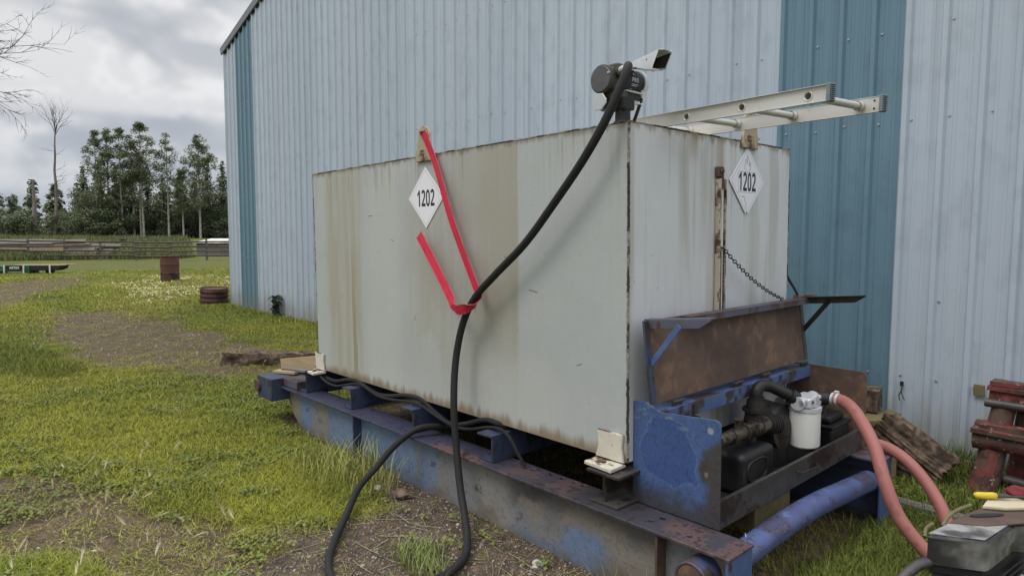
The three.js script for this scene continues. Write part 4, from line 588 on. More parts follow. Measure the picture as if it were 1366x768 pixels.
// ---------------------------------------------------------------- beside the wall on the right: timber, log, red stand
{
  const rock = (g, amp, f, seed) => { const q = toCreasedNormals(g, 0.6), p = q.attributes.position; for (let i = 0; i < p.count; i++) { const x = p.getX(i), y = p.getY(i), z = p.getZ(i), n = (s) => (fbm(x * f + s + y * 3.1, z * f + s - y * 2.3, 3, 0, seed) - 0.5) * amp; p.setXYZ(i, x + n(1), y + n(5), z + n(9)); } q.computeVertexNormals(); return q; };
  const roughBox = (w, h, d, seed, amp = 0.02) => rock(new THREE.BoxGeometry(w, h, d, 12, 6, 12), amp, 7, seed);
  solo('timber_block', [boxUV(roughBox(0.34, 0.2, 0.34, 3).rotateY(0.5).translate(0.24, 0.24, -2.42))], M.greenWood, 'square greenish timber block behind the box, between the box and the log', 'timber');
  solo('timber_block', [boxUV(roughBox(0.3, 0.15, 0.24, 4, 0.03).rotateY(0.2).translate(0.11, 0.425, -2.52))], M.bark, 'brown rough timber lying behind the greenish timber block', 'timber');
  solo('timber_block', [boxUV(roughBox(0.5, 0.17, 0.4, 5, 0.02).rotateY(0.25).translate(0.18, 0.05, -2.35))], M.wood, 'dark flat timber under the greenish timber block', 'timber');
  { // split log: a bark wedge with torn ends
    const g = new THREE.CylinderGeometry(0.13, 0.15, 0.44, 90, 40), p = g.attributes.position;
    for (let i = 0; i < p.count; i++) {
      const x = p.getX(i), y = p.getY(i), z = p.getZ(i), a = Math.atan2(z, x), r = Math.hypot(x, z), cx = Math.cos(a), cs = Math.sin(a);
      const big = fbm(cx * 1.4 + 20, cs * 1.4 + y * 3 + 9, 3, 0, 811) - 0.5, fur = fbm(cx * 9 + 40, cs * 9 + y * 2.2, 4, 0, 812) - 0.5, fine = fbm(cx * 26 + 4, cs * 26 + y * 9, 3, 0, 813) - 0.5;
      const k = 1 + big * 0.7 + fur * 0.38 + fine * 0.12;
      if (r > 0.01) { p.setX(i, x * k); p.setZ(i, z * k * 0.85); }
      if (Math.abs(y) > 0.2) p.setY(i, y * (1 + (fbm(x * 18 + 3, z * 18 + 3, 3, 0, 814) - 0.5) * 0.5 + (fbm(x * 60 + 3, z * 60 + 3, 2, 0, 815) - 0.5) * 0.15));
    }
    g.computeVertexNormals();
    solo('split_log', [boxUV(aim(g, [0.37, 0.25, -2.38], [0.66, 0.07, -2.36]), 1.3)], M.bark, 'thick split log with furrowed bark leaning at the foot of the wall', 'log');
  }
  solo('branch_log', [tubeM([[0.55, 0.03, -2.72], [0.75, 0.05, -2.70], [0.98, 0.035, -2.66], [1.3, 0.02, -2.6]], 0.035, 40, 12)], M.greenWood, 'thin round log on the grass between the split log and the red stand', 'log');
  solo('board', [boxUV(roughBox(0.3, 0.03, 0.1, 7, 0.01).rotateY(-0.25).translate(0.74, 0.0, -2.52))], M.greenWood, 'short split piece of wood in the grass in front of the thin log', 'board');
  solo('board', [boxUV(new RoundedBoxGeometry(0.75, 0.035, 0.09, 1, 0.004).rotateY(0.06).rotateZ(-0.02).translate(0.72, -0.015, -1.86))], M.greyWood, 'pale weathered board in the grass between the two pink hoses', 'board');
  const r = thing('red_stand', 'heavy rusty stand with flaking red paint beside the wall', 'stand', [1.2, -0.03, -2.5]);
  const dent = (g, s, a = 0.012) => boxUV(rock(g, a, 14, s));
  const leg = (a, b, ra, rb, s) => dent(aim(new THREE.CylinderGeometry(rb, ra, V(a).distanceTo(V(b)), 20, 14), a, b), s);
  for (const [a, b] of [[[0.90, -0.06, -2.36], [0.985, 0.60, -2.5]], [[1.05, -0.06, -2.62], [1.09, 0.60, -2.56]], [[1.52, -0.06, -2.36], [1.43, 0.60, -2.5]], [[1.40, -0.06, -2.62], [1.36, 0.60, -2.56]]]) part('leg', [leg(a, b, 0.082, 0.058, 21)], M.redRust, r);
  const chn = (x0, x1, y, z, h, d) => [dent(new THREE.CylinderGeometry(h * 0.46, h * 0.46, x1 - x0, 22, 20).rotateZ(Math.PI / 2).translate((x0 + x1) / 2, y - 0.1 * h, z), 31, 0.014), dent(new THREE.BoxGeometry(x1 - x0 + 0.02, h * 0.2, d * 1.2, 20, 2, 6).translate((x0 + x1) / 2, y + h * 0.3, z), 33, 0.012), dent(new THREE.BoxGeometry(x1 - x0, h * 0.22, d * 0.8, 20, 2, 5).translate((x0 + x1) / 2, y + 0.52 * h, z - 0.01), 34, 0.014)];
  part('cross_bar', chn(0.90, 1.55, 0.60, -2.5, 0.12, 0.12), M.redRust, r); part('cross_bar', [cyl([0.885, 0.545, -2.44], [1.5, 0.545, -2.44], 0.026, 0.026, 14)], M.darkSteel, r);
  part('cross_bar', chn(0.85, 1.56, 0.34, -2.40, 0.14, 0.13), M.redRust, r);
  part('foot_bar', [cyl([1.0, 0.09, -2.45], [1.45, 0.07, -2.4], 0.03, 0.03, 12)], M.darkSteel, r);
}
// the old engine at the lower right, with tools lying on it
{
  const e = thing('old_engine', 'dirty black engine shroud and frame at the lower right corner', 'engine', [1.339, 0, 0.306], { rotY: 0.8333 });
  const up = (pts, y, h, bev, holes) => boxUV(extr(pts, h, bev, holes).rotateX(-Math.PI / 2).translate(0, y, 0));   // plan outline, second value away from us
  const shroudM = mk(tex(512, 512, (u, v) => { const a = fbm(u * 6, v * 6, 5, 6, 821), b = fbm(u * 30, v * 30, 4, 30, 822), k = fbm(u * 3, v * 18, 4, 3, 823); let c = mix3([28, 28, 28], [46, 46, 45], b); c = mix3(c, [150, 148, 142], sst(0.54, 0.72, a) * (0.3 + 0.7 * b)); return mix3(c, [22, 22, 23], sst(0.55, 0.65, k) * 0.6); }), { roughness: 0.55 });
  const body = part('shroud', [up([[0, 0.004], [0.008, -0.004], [0.133, -0.044], [0.146, -0.04], [0.30, 0.074], [0.335, 0.07], [0.40, 0.12], [0.395, 0.145], [0.47, 0.2], [0.36, 0.25], [0.244, 0.17], [0.091, 0.073]], 0.615, 0.09, 0.006)], shroudM, e, 'black plastic shroud with chalky scuffs');
  part('shroud_top', [up([[0.004, 0.008], [0.135, -0.036], [0.298, 0.08], [0.36, 0.12], [0.25, 0.15], [0.1, 0.07]], 0.7055, 0.004, 0.001)], M.chalk, body, 'chalky grey top of the shroud');
  part('shroud_skirt', [up([[0.012, 0.006], [0.135, -0.034], [0.30, 0.084], [0.44, 0.19], [0.35, 0.23], [0.09, 0.066]], 0.59, 0.025, 0.003)], M.blackPlastic, body);
  part('scoop', [up([[0.20, 0.005], [0.245, 0.03], [0.33, 0.092], [0.33, 0.12], [0.21, 0.05]], 0.64, 0.068, 0.012)], shroudM, body, 'moulded hump on the side of the shroud');
  part('rusty_plate', [up([[0.10, 0.07], [0.2, 0.05], [0.36, 0.075], [0.47, 0.15], [0.40, 0.2], [0.25, 0.165]], 0.7065, 0.006, 0.001)], M.rustPlate, e, 'bent rusty plate with a slot');
  part('slot', [boxUV(new THREE.CylinderGeometry(0.011, 0.011, 0.003, 20).scale(5.2, 1, 1).rotateY(0.12).translate(0.25, 0.7145, -0.118))], M.black, e);
  part('curled_edge', [tube([[0.085, 0.70, -0.07], [0.12, 0.716, -0.10], [0.17, 0.722, -0.135], [0.24, 0.722, -0.175]], 0.006, 30, 8)], M.greenWood, e);
  part('curled_edge', [tube([[-0.008, 0.698, -0.005], [0.01, 0.712, -0.03], [0.045, 0.716, -0.055]], 0.005, 20, 8)], M.greenWood, e);
  part('pale_plate', [up([[0.27, 0.165], [0.33, 0.15], [0.56, 0.16], [0.6, 0.22], [0.33, 0.225]], 0.714, 0.012, 0.003)], M.palePlate, e);
  const lb = [up([[0.02, 0.01], [0.133, -0.026], [0.40, 0.17], [0.33, 0.205], [0.1, 0.07]], 0.40, 0.188, 0.006)]; for (let i = 0; i < 6; i++) lb.push(up([[0.008, 0.006], [0.138, -0.042], [0.43, 0.17], [0.34, 0.22], [0.09, 0.07]], 0.45 + i * 0.022, 0.007, 0.001)); lb.push(cyl([0.16, 0.53, 0.02], [0.16, 0.53, 0.07], 0.04, 0.036, 20));
  part('engine_block', lb, M.blackIron, e);
  part('bracket', [bx(0.03, 0.565, 0.02, 0.13, 0.58, 0.09, 0.003), bx(0.2, 0.5, 0.03, 0.225, 0.60, 0.045, 0.004)], M.darkSteel, e); part('bracket', [bar([-0.02, 0.60, 0.05], [0.17, 0.53, 0.10], 0.026, 0.006)], M.galv, e);
  for (const [x, y, z] of [[0.19, 0.585, 0.055], [0.235, 0.56, 0.05], [0.26, 0.59, 0.03], [0.215, 0.545, 0.06]]) part('bolt', [bolt(x, y, z, 'z', 0.011, 0.022)], M.silver, e);
  part('guard', [tubeM([[-0.13, 0.55, 0.03], [-0.085, 0.585, 0.02], [-0.03, 0.615, 0.0], [0.04, 0.628, -0.015]], 0.015, 30, 12)], M.darkSteel, e, 'curved grey guard tube below the shroud'); part('knob', [boxUV(new THREE.SphereGeometry(0.017, 16, 12).scale(1.5, 0.8, 1).translate(0.03, 0.592, 0.065))], M.galv, e);
  part('frame', [bx(-0.02, 0.39, -0.24, 0.42, 0.42, 0.05, 0.004), ...[[0.0, -0.22], [0.4, -0.22], [0.0, 0.03], [0.4, 0.03]].map(([x, z]) => bx(x - 0.015, -0.06, z - 0.015, x + 0.015, 0.389, z + 0.015, 0.003))], M.blackIron, e);
  const cz = Math.cos(0.8333), sz = Math.sin(0.8333), wpt = (x, y, f) => [1.339 + x * cz - f * sz, y, 0.306 - x * sz - f * cz];
  const sd = thing('screwdriver', 'yellow handled screwdriver lying on the old engine', 'screwdriver', wpt(0.3, 0.735, 0.215));
  const hq = [[0, 0], [0.0095, 0.003], [0.0115, 0.015], [0.0105, 0.035], [0.0115, 0.055], [0.009, 0.068], [0, 0.068]].map((q) => new THREE.Vector2(...q));
  part('grip', [aim(boxUV(new THREE.LatheGeometry(hq, 8).translate(0, -0.034, 0)), wpt(0.275, 0.739, 0.214), wpt(0.345, 0.739, 0.21))], M.yellow, sd);
  part('shaft', [cyl(wpt(0.344, 0.739, 0.21), wpt(0.38, 0.738, 0.206), 0.0085, 0.006, 12), cyl(wpt(0.38, 0.738, 0.206), wpt(0.44, 0.737, 0.2), 0.0032, 0.0032, 8)], M.darkSteel, sd);
  const rg = new THREE.SphereGeometry(0.07, 60, 30), rp = rg.attributes.position; for (let i = 0; i < rp.count; i++) { const x = rp.getX(i), y = rp.getY(i), z = rp.getZ(i), k = 1 + (fbm(x * 40 + 5, z * 40 + y * 30 + 5, 4, 0, 831) - 0.5) * 1.1; rp.setXYZ(i, x * k * 1.0, Math.max(y * k * 0.38, -0.01), z * k * 0.5); } rg.computeVertexNormals();
  solo('red_rag', [boxUV(rg.translate(...wpt(0.47, 0.737, 0.205)))], M.rag, 'crumpled dark red rag on the old engine beside the screwdriver', 'rag');
}
// ---------------------------------------------------------------- by the far end of the skid
{
  const q = rng(9);
  const tl = new THREE.BoxGeometry(1.75, 0.16, 0.2, 40, 6, 6), p = tl.attributes.position; for (let i = 0; i < p.count; i++) { const x = p.getX(i), y = p.getY(i), z = p.getZ(i); p.setXYZ(i, x + (fbm(z * 20 + 3, y * 20, 2, 0, 841) - 0.5) * 0.15, y + (fbm(x * 4 + 9, z * 9 + 4, 3, 0, 842) - 0.5) * 0.07, z + (fbm(x * 4 + 19, y * 9 + 4, 3, 0, 843) - 0.5) * 0.07); } tl.computeVertexNormals();
  solo('rotten_log', [boxUV(tl.rotateY(0.78).translate(-6.02, 0.02, -1.05))], M.bark, 'dark rotting squared log lying on the grass beyond the skid', 'log');
  solo('plywood_piece', [boxUV(new RoundedBoxGeometry(0.78, 0.13, 0.03, 1, 0.003).rotateZ(0.165).translate(-4.0, -1.69, -0.2))], M.ply, 'tan upright plank end behind the far end of the skid', 'plank', RG);
  solo('plywood_piece', [boxUV(new RoundedBoxGeometry(0.26, 0.022, 0.13, 1, 0.002).rotateY(0.35).rotateZ(0.03).translate(-3.72, -1.684, 0.02))], M.ply, 'pale split plank lying on the far end of the skid', 'plank', RG);
  solo('plywood_piece', [boxUV(new RoundedBoxGeometry(0.34, 0.018, 0.08, 1, 0.002).rotateY(0.15).rotateZ(0.05).translate(-3.34, -1.60, 0.12))], M.greyWood, 'thin grey stick of wood beside the far tank foot', 'plank', RG);
  // drums
  const drum = (name, label, x, z, h, mat, tilt = 0) => {
    const y = gy(x, z), d = thing(name, label, 'drum', [x, y, z], { group: 'rusty drums on the grass' }), r = 0.293, pr = [[0, 0.01], [r - 0.01, 0.01], [r, 0]];
    const hoop = (c) => pr.push([r - 0.003, c - 0.026], [r + 0.016, c - 0.006], [r + 0.016, c + 0.006], [r - 0.003, c + 0.026]); if (h > 0.6) { hoop(0.3); hoop(0.6); } else { hoop(0.1); hoop(0.2); hoop(0.3); } pr.push([r, h], [r - 0.012, h + 0.003], [r - 0.014, h - 0.02], [0, h - 0.022]);
    const g = boxUV(new THREE.LatheGeometry(pr.map((a) => new THREE.Vector2(...a)), 40)); g.rotateZ(tilt); g.translate(x, y - 0.02, z); part('drum_body', [g], mat, d);
    part('rim', [boxUV(new THREE.TorusGeometry(r, 0.01, 8, 40).rotateX(Math.PI / 2).rotateZ(tilt).translate(x, y + h - 0.02, z))], mat, d); return d;
  };
  drum('rusty_drum', 'tall rusty maroon oil drum standing on the lawn', -22.5, -4.05, 0.88, M.drum, 0.02);
  drum('rusty_drum', 'short cut-down rusty drum beside the far corner of the building', -13.72, -2.62, 0.36, M.drum, -0.05);
}

// ---------------------------------------------------------------- trees
const tri = () => ({ p: [], c: [] });
function leafAt(o, x, y, z, s, q, col, droop = 0.3) {      // one bent leaf: two triangles
  const a = q() * 6.2832, t = (q() - 0.5) * 2, dx = Math.cos(a), dz = Math.sin(a), l = s * (0.7 + q() * 0.6), w = l * 0.42, ny = t * 0.8 - droop;
  const ex = x + dx * l, ey = y + ny * l, ez = z + dz * l, mx = (x + ex) / 2, my = (y + ey) / 2 + 0.1 * l, mz = (z + ez) / 2, b = (q() - 0.5) * 0.8;
  o.p.push(x, y, z, mx - dz * w, my + b * w, mz + dx * w, ex, ey, ez, x, y, z, ex, ey, ez, mx + dz * w, my - b * w, mz - dx * w);
  const k = 0.75 + q() * 0.5; for (let i = 0; i < 6; i++) o.c.push(col[0] * k, col[1] * k, col[2] * k);
}
function leafGeo(o) { const g = new THREE.BufferGeometry(); g.setAttribute('position', new THREE.Float32BufferAttribute(o.p, 3)); g.setAttribute('color', new THREE.Float32BufferAttribute(o.c, 3)); g.setAttribute('uv', new THREE.Float32BufferAttribute(new Float32Array(o.p.length / 3 * 2), 2)); g.computeVertexNormals(); return g; }
function limb(a, b, r0, r1, n = 6) { return aim(new THREE.CylinderGeometry(r1, r0, V(a).distanceTo(V(b)), n, 1, true), a, b); }
function trunkGeo(h, r, q, n = 8, lean = 0.02) { const gs = []; let p = [0, -0.3, 0]; for (let i = 1; i <= n; i++) { const t = i / n, c = [p[0] + (q() - 0.5) * lean * h / n * 2, -0.3 + (h + 0.3) * t, p[2] + (q() - 0.5) * lean * h / n * 2]; gs.push(limb(p, c, r * (1 - 0.85 * (i - 1) / n), r * (1 - 0.85 * t), 8)); p = c; } return gs; }
function aspen(x, z, h, rad, low, label, seed, dens = 1) {
  const q = rng(seed), y = gy(x, z), t = thing('aspen_tree', label, 'tree', [x, y, z], { group: 'trees beyond the fence' }); BASE.set(t, new THREE.Vector3());
  const gs = trunkGeo(h * 0.97, 0.10 + 0.005 * h, q), o = tri(), n = Math.round(60 * dens);
  for (let i = 0; i < n; i++) {
    const f = Math.pow(q(), 0.9), yy = h * mix(low, 1.0, f), r = rad * Math.pow(clamp(Math.sin(Math.PI * clamp(0.22 + 0.76 * f))), 0.9) * (0.3 + 0.75 * q()), a = q() * 6.2832;
    const cx = Math.cos(a) * r, cz = Math.sin(a) * r, cr = mix(0.85, 0.4, f) * (0.6 + 0.7 * q());
    gs.push(limb([0, yy - r * 0.5 - 0.1, 0], [cx, yy, cz], 0.045, 0.015, 4));
    const col = mix3([0.12, 0.16, 0.075], [0.235, 0.265, 0.125], q()), m = Math.round(22 + cr * 50 + q() * 26);
    for (let k = 0; k < m; k++) { const u = q() * 6.2832, v = Math.acos(2 * q() - 1), rr = cr * Math.cbrt(q()); leafAt(o, cx + rr * Math.sin(v) * Math.cos(u) * 1.15, yy + rr * Math.cos(v) * 0.8, cz + rr * Math.sin(v) * Math.sin(u) * 1.15, 0.22, q, col); }
  }
  part('trunk', gs.map((g) => g), M.birch, t); part('crown', [leafGeo(o)], M.leaf, t); return t;
}
function spruceLeaves(o, h, rad, q, low, dens, size, ox = 0, oy = 0, oz = 0) {
  const N = Math.round(h * 2.4 * dens), col = mix3([0.085, 0.115, 0.062], [0.14, 0.17, 0.09], q());
  for (let i = 0; i < N; i++) {
    const f = (i + q()) / N, yy = h * mix(low, 0.985, f), R = rad * Math.pow(1 - f, 0.8) * (0.75 + 0.4 * q()) + 0.12, nb = 7;
    for (let b = 0; b < nb; b++) { const a = (b + q()) / nb * 6.2832, L = R * (0.7 + 0.45 * q()), m = Math.max(3, Math.round(L * 9)); for (let k = 0; k < m; k++) { const t = (k + q()) / m; leafAt(o, ox + Math.cos(a) * L * t + (q() - 0.5) * 0.25, oy + yy - L * t * 0.35 + (q() - 0.5) * 0.14, oz + Math.sin(a) * L * t + (q() - 0.5) * 0.25, size, q, col, 0.5); } }
  }
}
function spruce(x, z, h, rad, label, seed, low = 0.04, dens = 1) {
  const q = rng(seed), y = gy(x, z), t = thing('spruce_tree', label, 'tree', [x, y, z], { group: 'trees beyond the fence' }); BASE.set(t, new THREE.Vector3());
  const o = tri(); spruceLeaves(o, h, rad, q, low, dens, 0.3); part('trunk', trunkGeo(h, 0.16, q, 5, 0.005), M.deadWood, t); part('crown', [leafGeo(o)], M.leaf, t); return t;
}
function twigs(gs, a, dir, len, r, depth, q, tips) {         // bare branching
  let p = a, d = V(dir).normalize(); const n = depth > 2 ? 5 : 3;
  for (let i = 0; i < n; i++) {
    const nd = d.clone().add(new THREE.Vector3((q() - 0.5) * 0.45, (q() - 0.42) * 0.4, (q() - 0.5) * 0.45)).normalize(), b = [p[0] + nd.x * len / n, p[1] + nd.y * len / n, p[2] + nd.z * len / n];
    gs.push(limb(p, b, r * (1 - 0.75 * i / n), r * (1 - 0.75 * (i + 1) / n), 5)); p = b; d = nd;
    if (depth > 0) { const k = depth > 2 ? 2 : (q() < 0.75 ? 1 : 2); for (let j = 0; j < k; j++) { const sd = d.clone().applyAxisAngle(new THREE.Vector3(q() - 0.5, q() - 0.5, q() - 0.5).normalize(), (q() < 0.5 ? 1 : -1) * (0.5 + q() * 0.5)); twigs(gs, p, [sd.x, sd.y + 0.08, sd.z], len * (0.35 + 0.3 * q()) * (1 - 0.4 * i / n), r * (1 - 0.75 * (i + 1) / n) * 0.75 + 0.002, depth - 1, q); } }
  }
}
{
  aspen(-107.2, -17.4, 14.8, 3.0, 0.04, 'bushy dark green tree just right of the tall bare tree, leafy nearly to the ground', 1001, 1.7);
  aspen(-107.6, -18.9, 15.4, 2.3, 0.14, 'slim aspen with thin top, second leafy tree from the bare tree', 1002, 0.9);
  aspen(-105.9, -20.2, 15.4, 2.7, 0.3, 'tall aspen whose trunk bends left, its crown left of the highest crown', 1003, 1.2);
  aspen(-105.6, -21.6, 14.2, 1.7, 0.55, 'aspen with a straight white trunk, left one of the close white trunks', 1004, 0.7);
  aspen(-104.8, -22.3, 12.2, 1.2, 0.62, 'short slim aspen with a white trunk between two close white trunks', 1005, 0.5);
  aspen(-104.3, -22.5, 16.2, 3.0, 0.3, 'tallest aspen with the highest pointed crown and a white trunk', 1006, 1.6);
  aspen(-101.9, -25.2, 14.8, 2.2, 0.2, 'thin sparse aspen with see-through crown', 1007, 0.7);
  aspen(-100.6, -26.8, 9.6, 1.5, 0.4, 'small aspen left of the right hand big tree', 1008, 0.6);
  aspen(-99.0, -28.6, 14.6, 2.8, 0.3, 'dense round topped tree with a bright white trunk nearest the building', 1009, 2.0);
  const SP = [
    [-111.5, -16.6, 10.5, 2.6, 'dark spruce at the foot of the tall bare tree'],
    [-112, -18.6, 11.5, 2.6, 'dark spruce behind the bushy tree'],
    [-110.6, -20.6, 10.8, 2.5, 'dark spruce between the slim aspen and the bent aspen'],
    [-110, -22.4, 10.2, 2.6, 'dark spruce behind the bent aspen'],
    [-109.5, -24.4, 11.4, 2.6, 'dark spruce behind the close white trunks'],
    [-108, -26.2, 9.6, 2.5, 'dark spruce between the close white trunks and the sparse aspen'],
    [-106.5, -28.2, 10.6, 2.6, 'dark spruce behind the sparse aspen'],
    [-105, -29.8, 9.4, 2.5, 'dark spruce right of the sparse aspen'],
    [-103.0, -31.0, 11.4, 2.6, 'dark spruce just left of the bright white trunk'],
    [-101.0, -32.6, 11.6, 2.6, 'dark spruce just right of the bright white trunk'],
    [-100.5, -35.2, 13.6, 2.4, 'narrow spruce touching the edge of the building']];
  SP.forEach(([x, z, h, r, l], i) => spruce(x, z, h, r, l, 1101 + i, 0.03, 1.5));
  spruce(-120, -6.6, 9.6, 2.0, 'spruce cut by the left edge of the photo', 1110, 0.1);
  // bushes
  const bush = (x, z, h, r, label, seed) => { const q = rng(seed), y = gy(x, z), t = thing('bush', label, 'bush', [x, y, z], { group: 'bushes beyond the fence' }); BASE.set(t, new THREE.Vector3()); const o = tri(), gs = []; for (let i = 0; i < 34; i++) { const a = q() * 6.28, rr = r * Math.sqrt(q()), yy = h * (0.1 + 0.8 * q() * (1 - 0.5 * (rr / r) ** 2)), cx = Math.cos(a) * rr, cz = Math.sin(a) * rr, col = mix3([0.10, 0.14, 0.065], [0.17, 0.205, 0.09], q()); if (i % 3 === 0) gs.push(limb([cx * 0.3, -0.1, cz * 0.3], [cx, yy, cz], 0.04, 0.015, 4)); for (let k = 0; k < 110; k++) { const u = q() * 6.28, v = Math.acos(2 * q() - 1), c2 = r * 0.36 * Math.cbrt(q()); leafAt(o, cx + c2 * Math.sin(v) * Math.cos(u), yy + c2 * Math.cos(v) * 0.8, cz + c2 * Math.sin(v) * Math.sin(u), 0.22, q, col); } } part('stem', gs, M.deadWood, t); part('foliage', [leafGeo(o)], M.leaf, t); };
  bush(-116.0, -7.2, 4.8, 2.6, 'rounded bush at the left edge of the photo', 1201);
  bush(-114.6, -9.6, 4.4, 2.4, 'rounded bush left of the broken trunk', 1202);
  bush(-112.6, -14.8, 5.5, 2.4, 'bush growing against the foot of the tall bare tree', 1204);
  bush(-108.6, -15.8, 6.0, 2.6, 'lighter bush between the tall bare tree and the bushy dark tree', 1205);
  bush(-110.5, -27, 4.2, 2.6, 'low bush in the shade behind the white trunks', 1206);
  for (const [x, z, h, r, l] of [[-106.5, -17.6, 6.5, 2.6, 'green bush right of the lighter bush, below the bushy tree'], [-105.5, -19.6, 5.2, 2.2, 'green bush below the slim aspen'], [-107.5, -23.6, 5.0, 2.5, 'shaded bush right behind the close white trunks'], [-103.5, -26.6, 5.4, 2.3, 'green bush below the sparse aspen'], [-101.8, -30.4, 5.6, 2.3, 'green bush left of the bright white trunk'], [-99.6, -31.4, 5.2, 2.3, 'green bush right of the bright white trunk'], [-97.5, -33.4, 5.0, 2.2, 'green bush touching the edge of the building']]) bush(x, z, h, r, l, Math.round(1220 - z * 10));
  bush(-105, -33, 4.0, 2.6, 'low bush behind the bright white trunk', 1207);
  // the wood behind
  const fo = tri(), q = rng(1300), V0 = [1.9, 2.4];
  for (let i = 0; i < 135; i++) { const a = mix(-0.32, 0.5, q()), d = 128 + q() * 50, x = V0[0] - Math.cos(a) * d, z = V0[1] - Math.sin(a) * d; spruceLeaves(fo, 6.5 + q() * 4.5 * (q() < 0.2 ? 1.4 : 1), 1.7 + q() * 0.8, q, 0.02, 0.5, 0.55, x, gy(x, z), z); }
  solo('far_wood', [leafGeo(fo)], M.leaf, 'dark spruce wood far behind the fence, reading as one mass', 'wood', { kind: 'stuff' });
  // the tall dead tree, the broken trunk
  { const q2 = rng(1401), x = -112.4, z = -12.9, y = gy(x, z), t = thing('dead_tree', 'tall thin bare tree with a fan of twigs at its top', 'tree', [x, y, z]); BASE.set(t, new THREE.Vector3()); const gs = [], h = 15.2; let p = [0, -0.3, 0]; for (let i = 1; i <= 8; i++) { const c = [(q2() - 0.5) * 0.25, h * i / 8, -0.06 * i - 0.2 + (q2() - 0.5) * 0.2]; gs.push(limb(p, c, 0.28 - 0.026 * (i - 1), 0.28 - 0.026 * i, 8)); p = c; } part('trunk', gs, M.deadGrey, t);
    const bs = []; for (let i = 0; i < 8; i++) { const a = q2() * 6.28; twigs(bs, [p[0], p[1] - q2() * 0.9, p[2]], [Math.cos(a) * 0.42, 1.0, Math.sin(a) * 0.42], 3.6, 0.045, 2, q2); } for (let i = 0; i < 9; i++) { const a = q2() * 6.28; twigs(bs, [0, h * (0.45 + 0.45 * q2()), -0.5], [Math.cos(a), 0.25, Math.sin(a)], 1.8, 0.035, 1, q2); } part('bare_branches', bs, M.deadWood, t); }
  { const q2 = rng(1402), x = -113.6, z = -10.8, y = gy(x, z), t = thing('broken_trunk', 'grey snapped off dead trunk left of the tall bare tree', 'tree trunk', [x, y, z]); BASE.set(t, new THREE.Vector3()); part('trunk', [limb([0, -0.3, 0], [0.1, 2.2, 0.05], 0.5, 0.34, 9), limb([0.1, 2.2, 0.05], [0, 4.8, -0.1], 0.34, 0.24, 9), limb([0, 4.8, -0.1], [0.05, 8.2, -0.05], 0.22, 0.13, 8), limb([0.1, 2, 0], [0.5, 3.0, 0.4], 0.12, 0.05, 6), limb([0, 5, 0], [-0.2, 5.8, -0.5], 0.08, 0.03, 5)], M.deadGrey, t); }
  // the near dead tree whose branches reach in at the upper left
  { const q2 = rng(1417), x = -15.7, z = 3.0, t = thing('dead_tree', 'bare dead tree whose branches reach in at the upper left edge', 'tree', [x, 0, z]); BASE.set(t, new THREE.Vector3()); const tr = trunkGeo(8.2, 0.19, rng(3), 7, 0.02); part('trunk', tr, M.deadGrey, t);
    const gs = []; for (const [y, dir, len] of [[4.75, [0.2, 0.1, -1], 2.5], [4.45, [0.3, 0.1, -1], 2.2], [5.15, [0.25, 0.16, -1], 2.0], [5.5, [-0.1, 0.4, -1], 1.5], [5.3, [-0.6, 0.5, 0.7], 2.2], [6.2, [0.5, 0.7, 0.6], 1.8], [4.6, [0.9, 0.3, 0.3], 2.0]]) twigs(gs, [0, y, 0], dir, len, 0.026, 3, q2); part('bare_branches', gs, M.deadWood, t); }
}
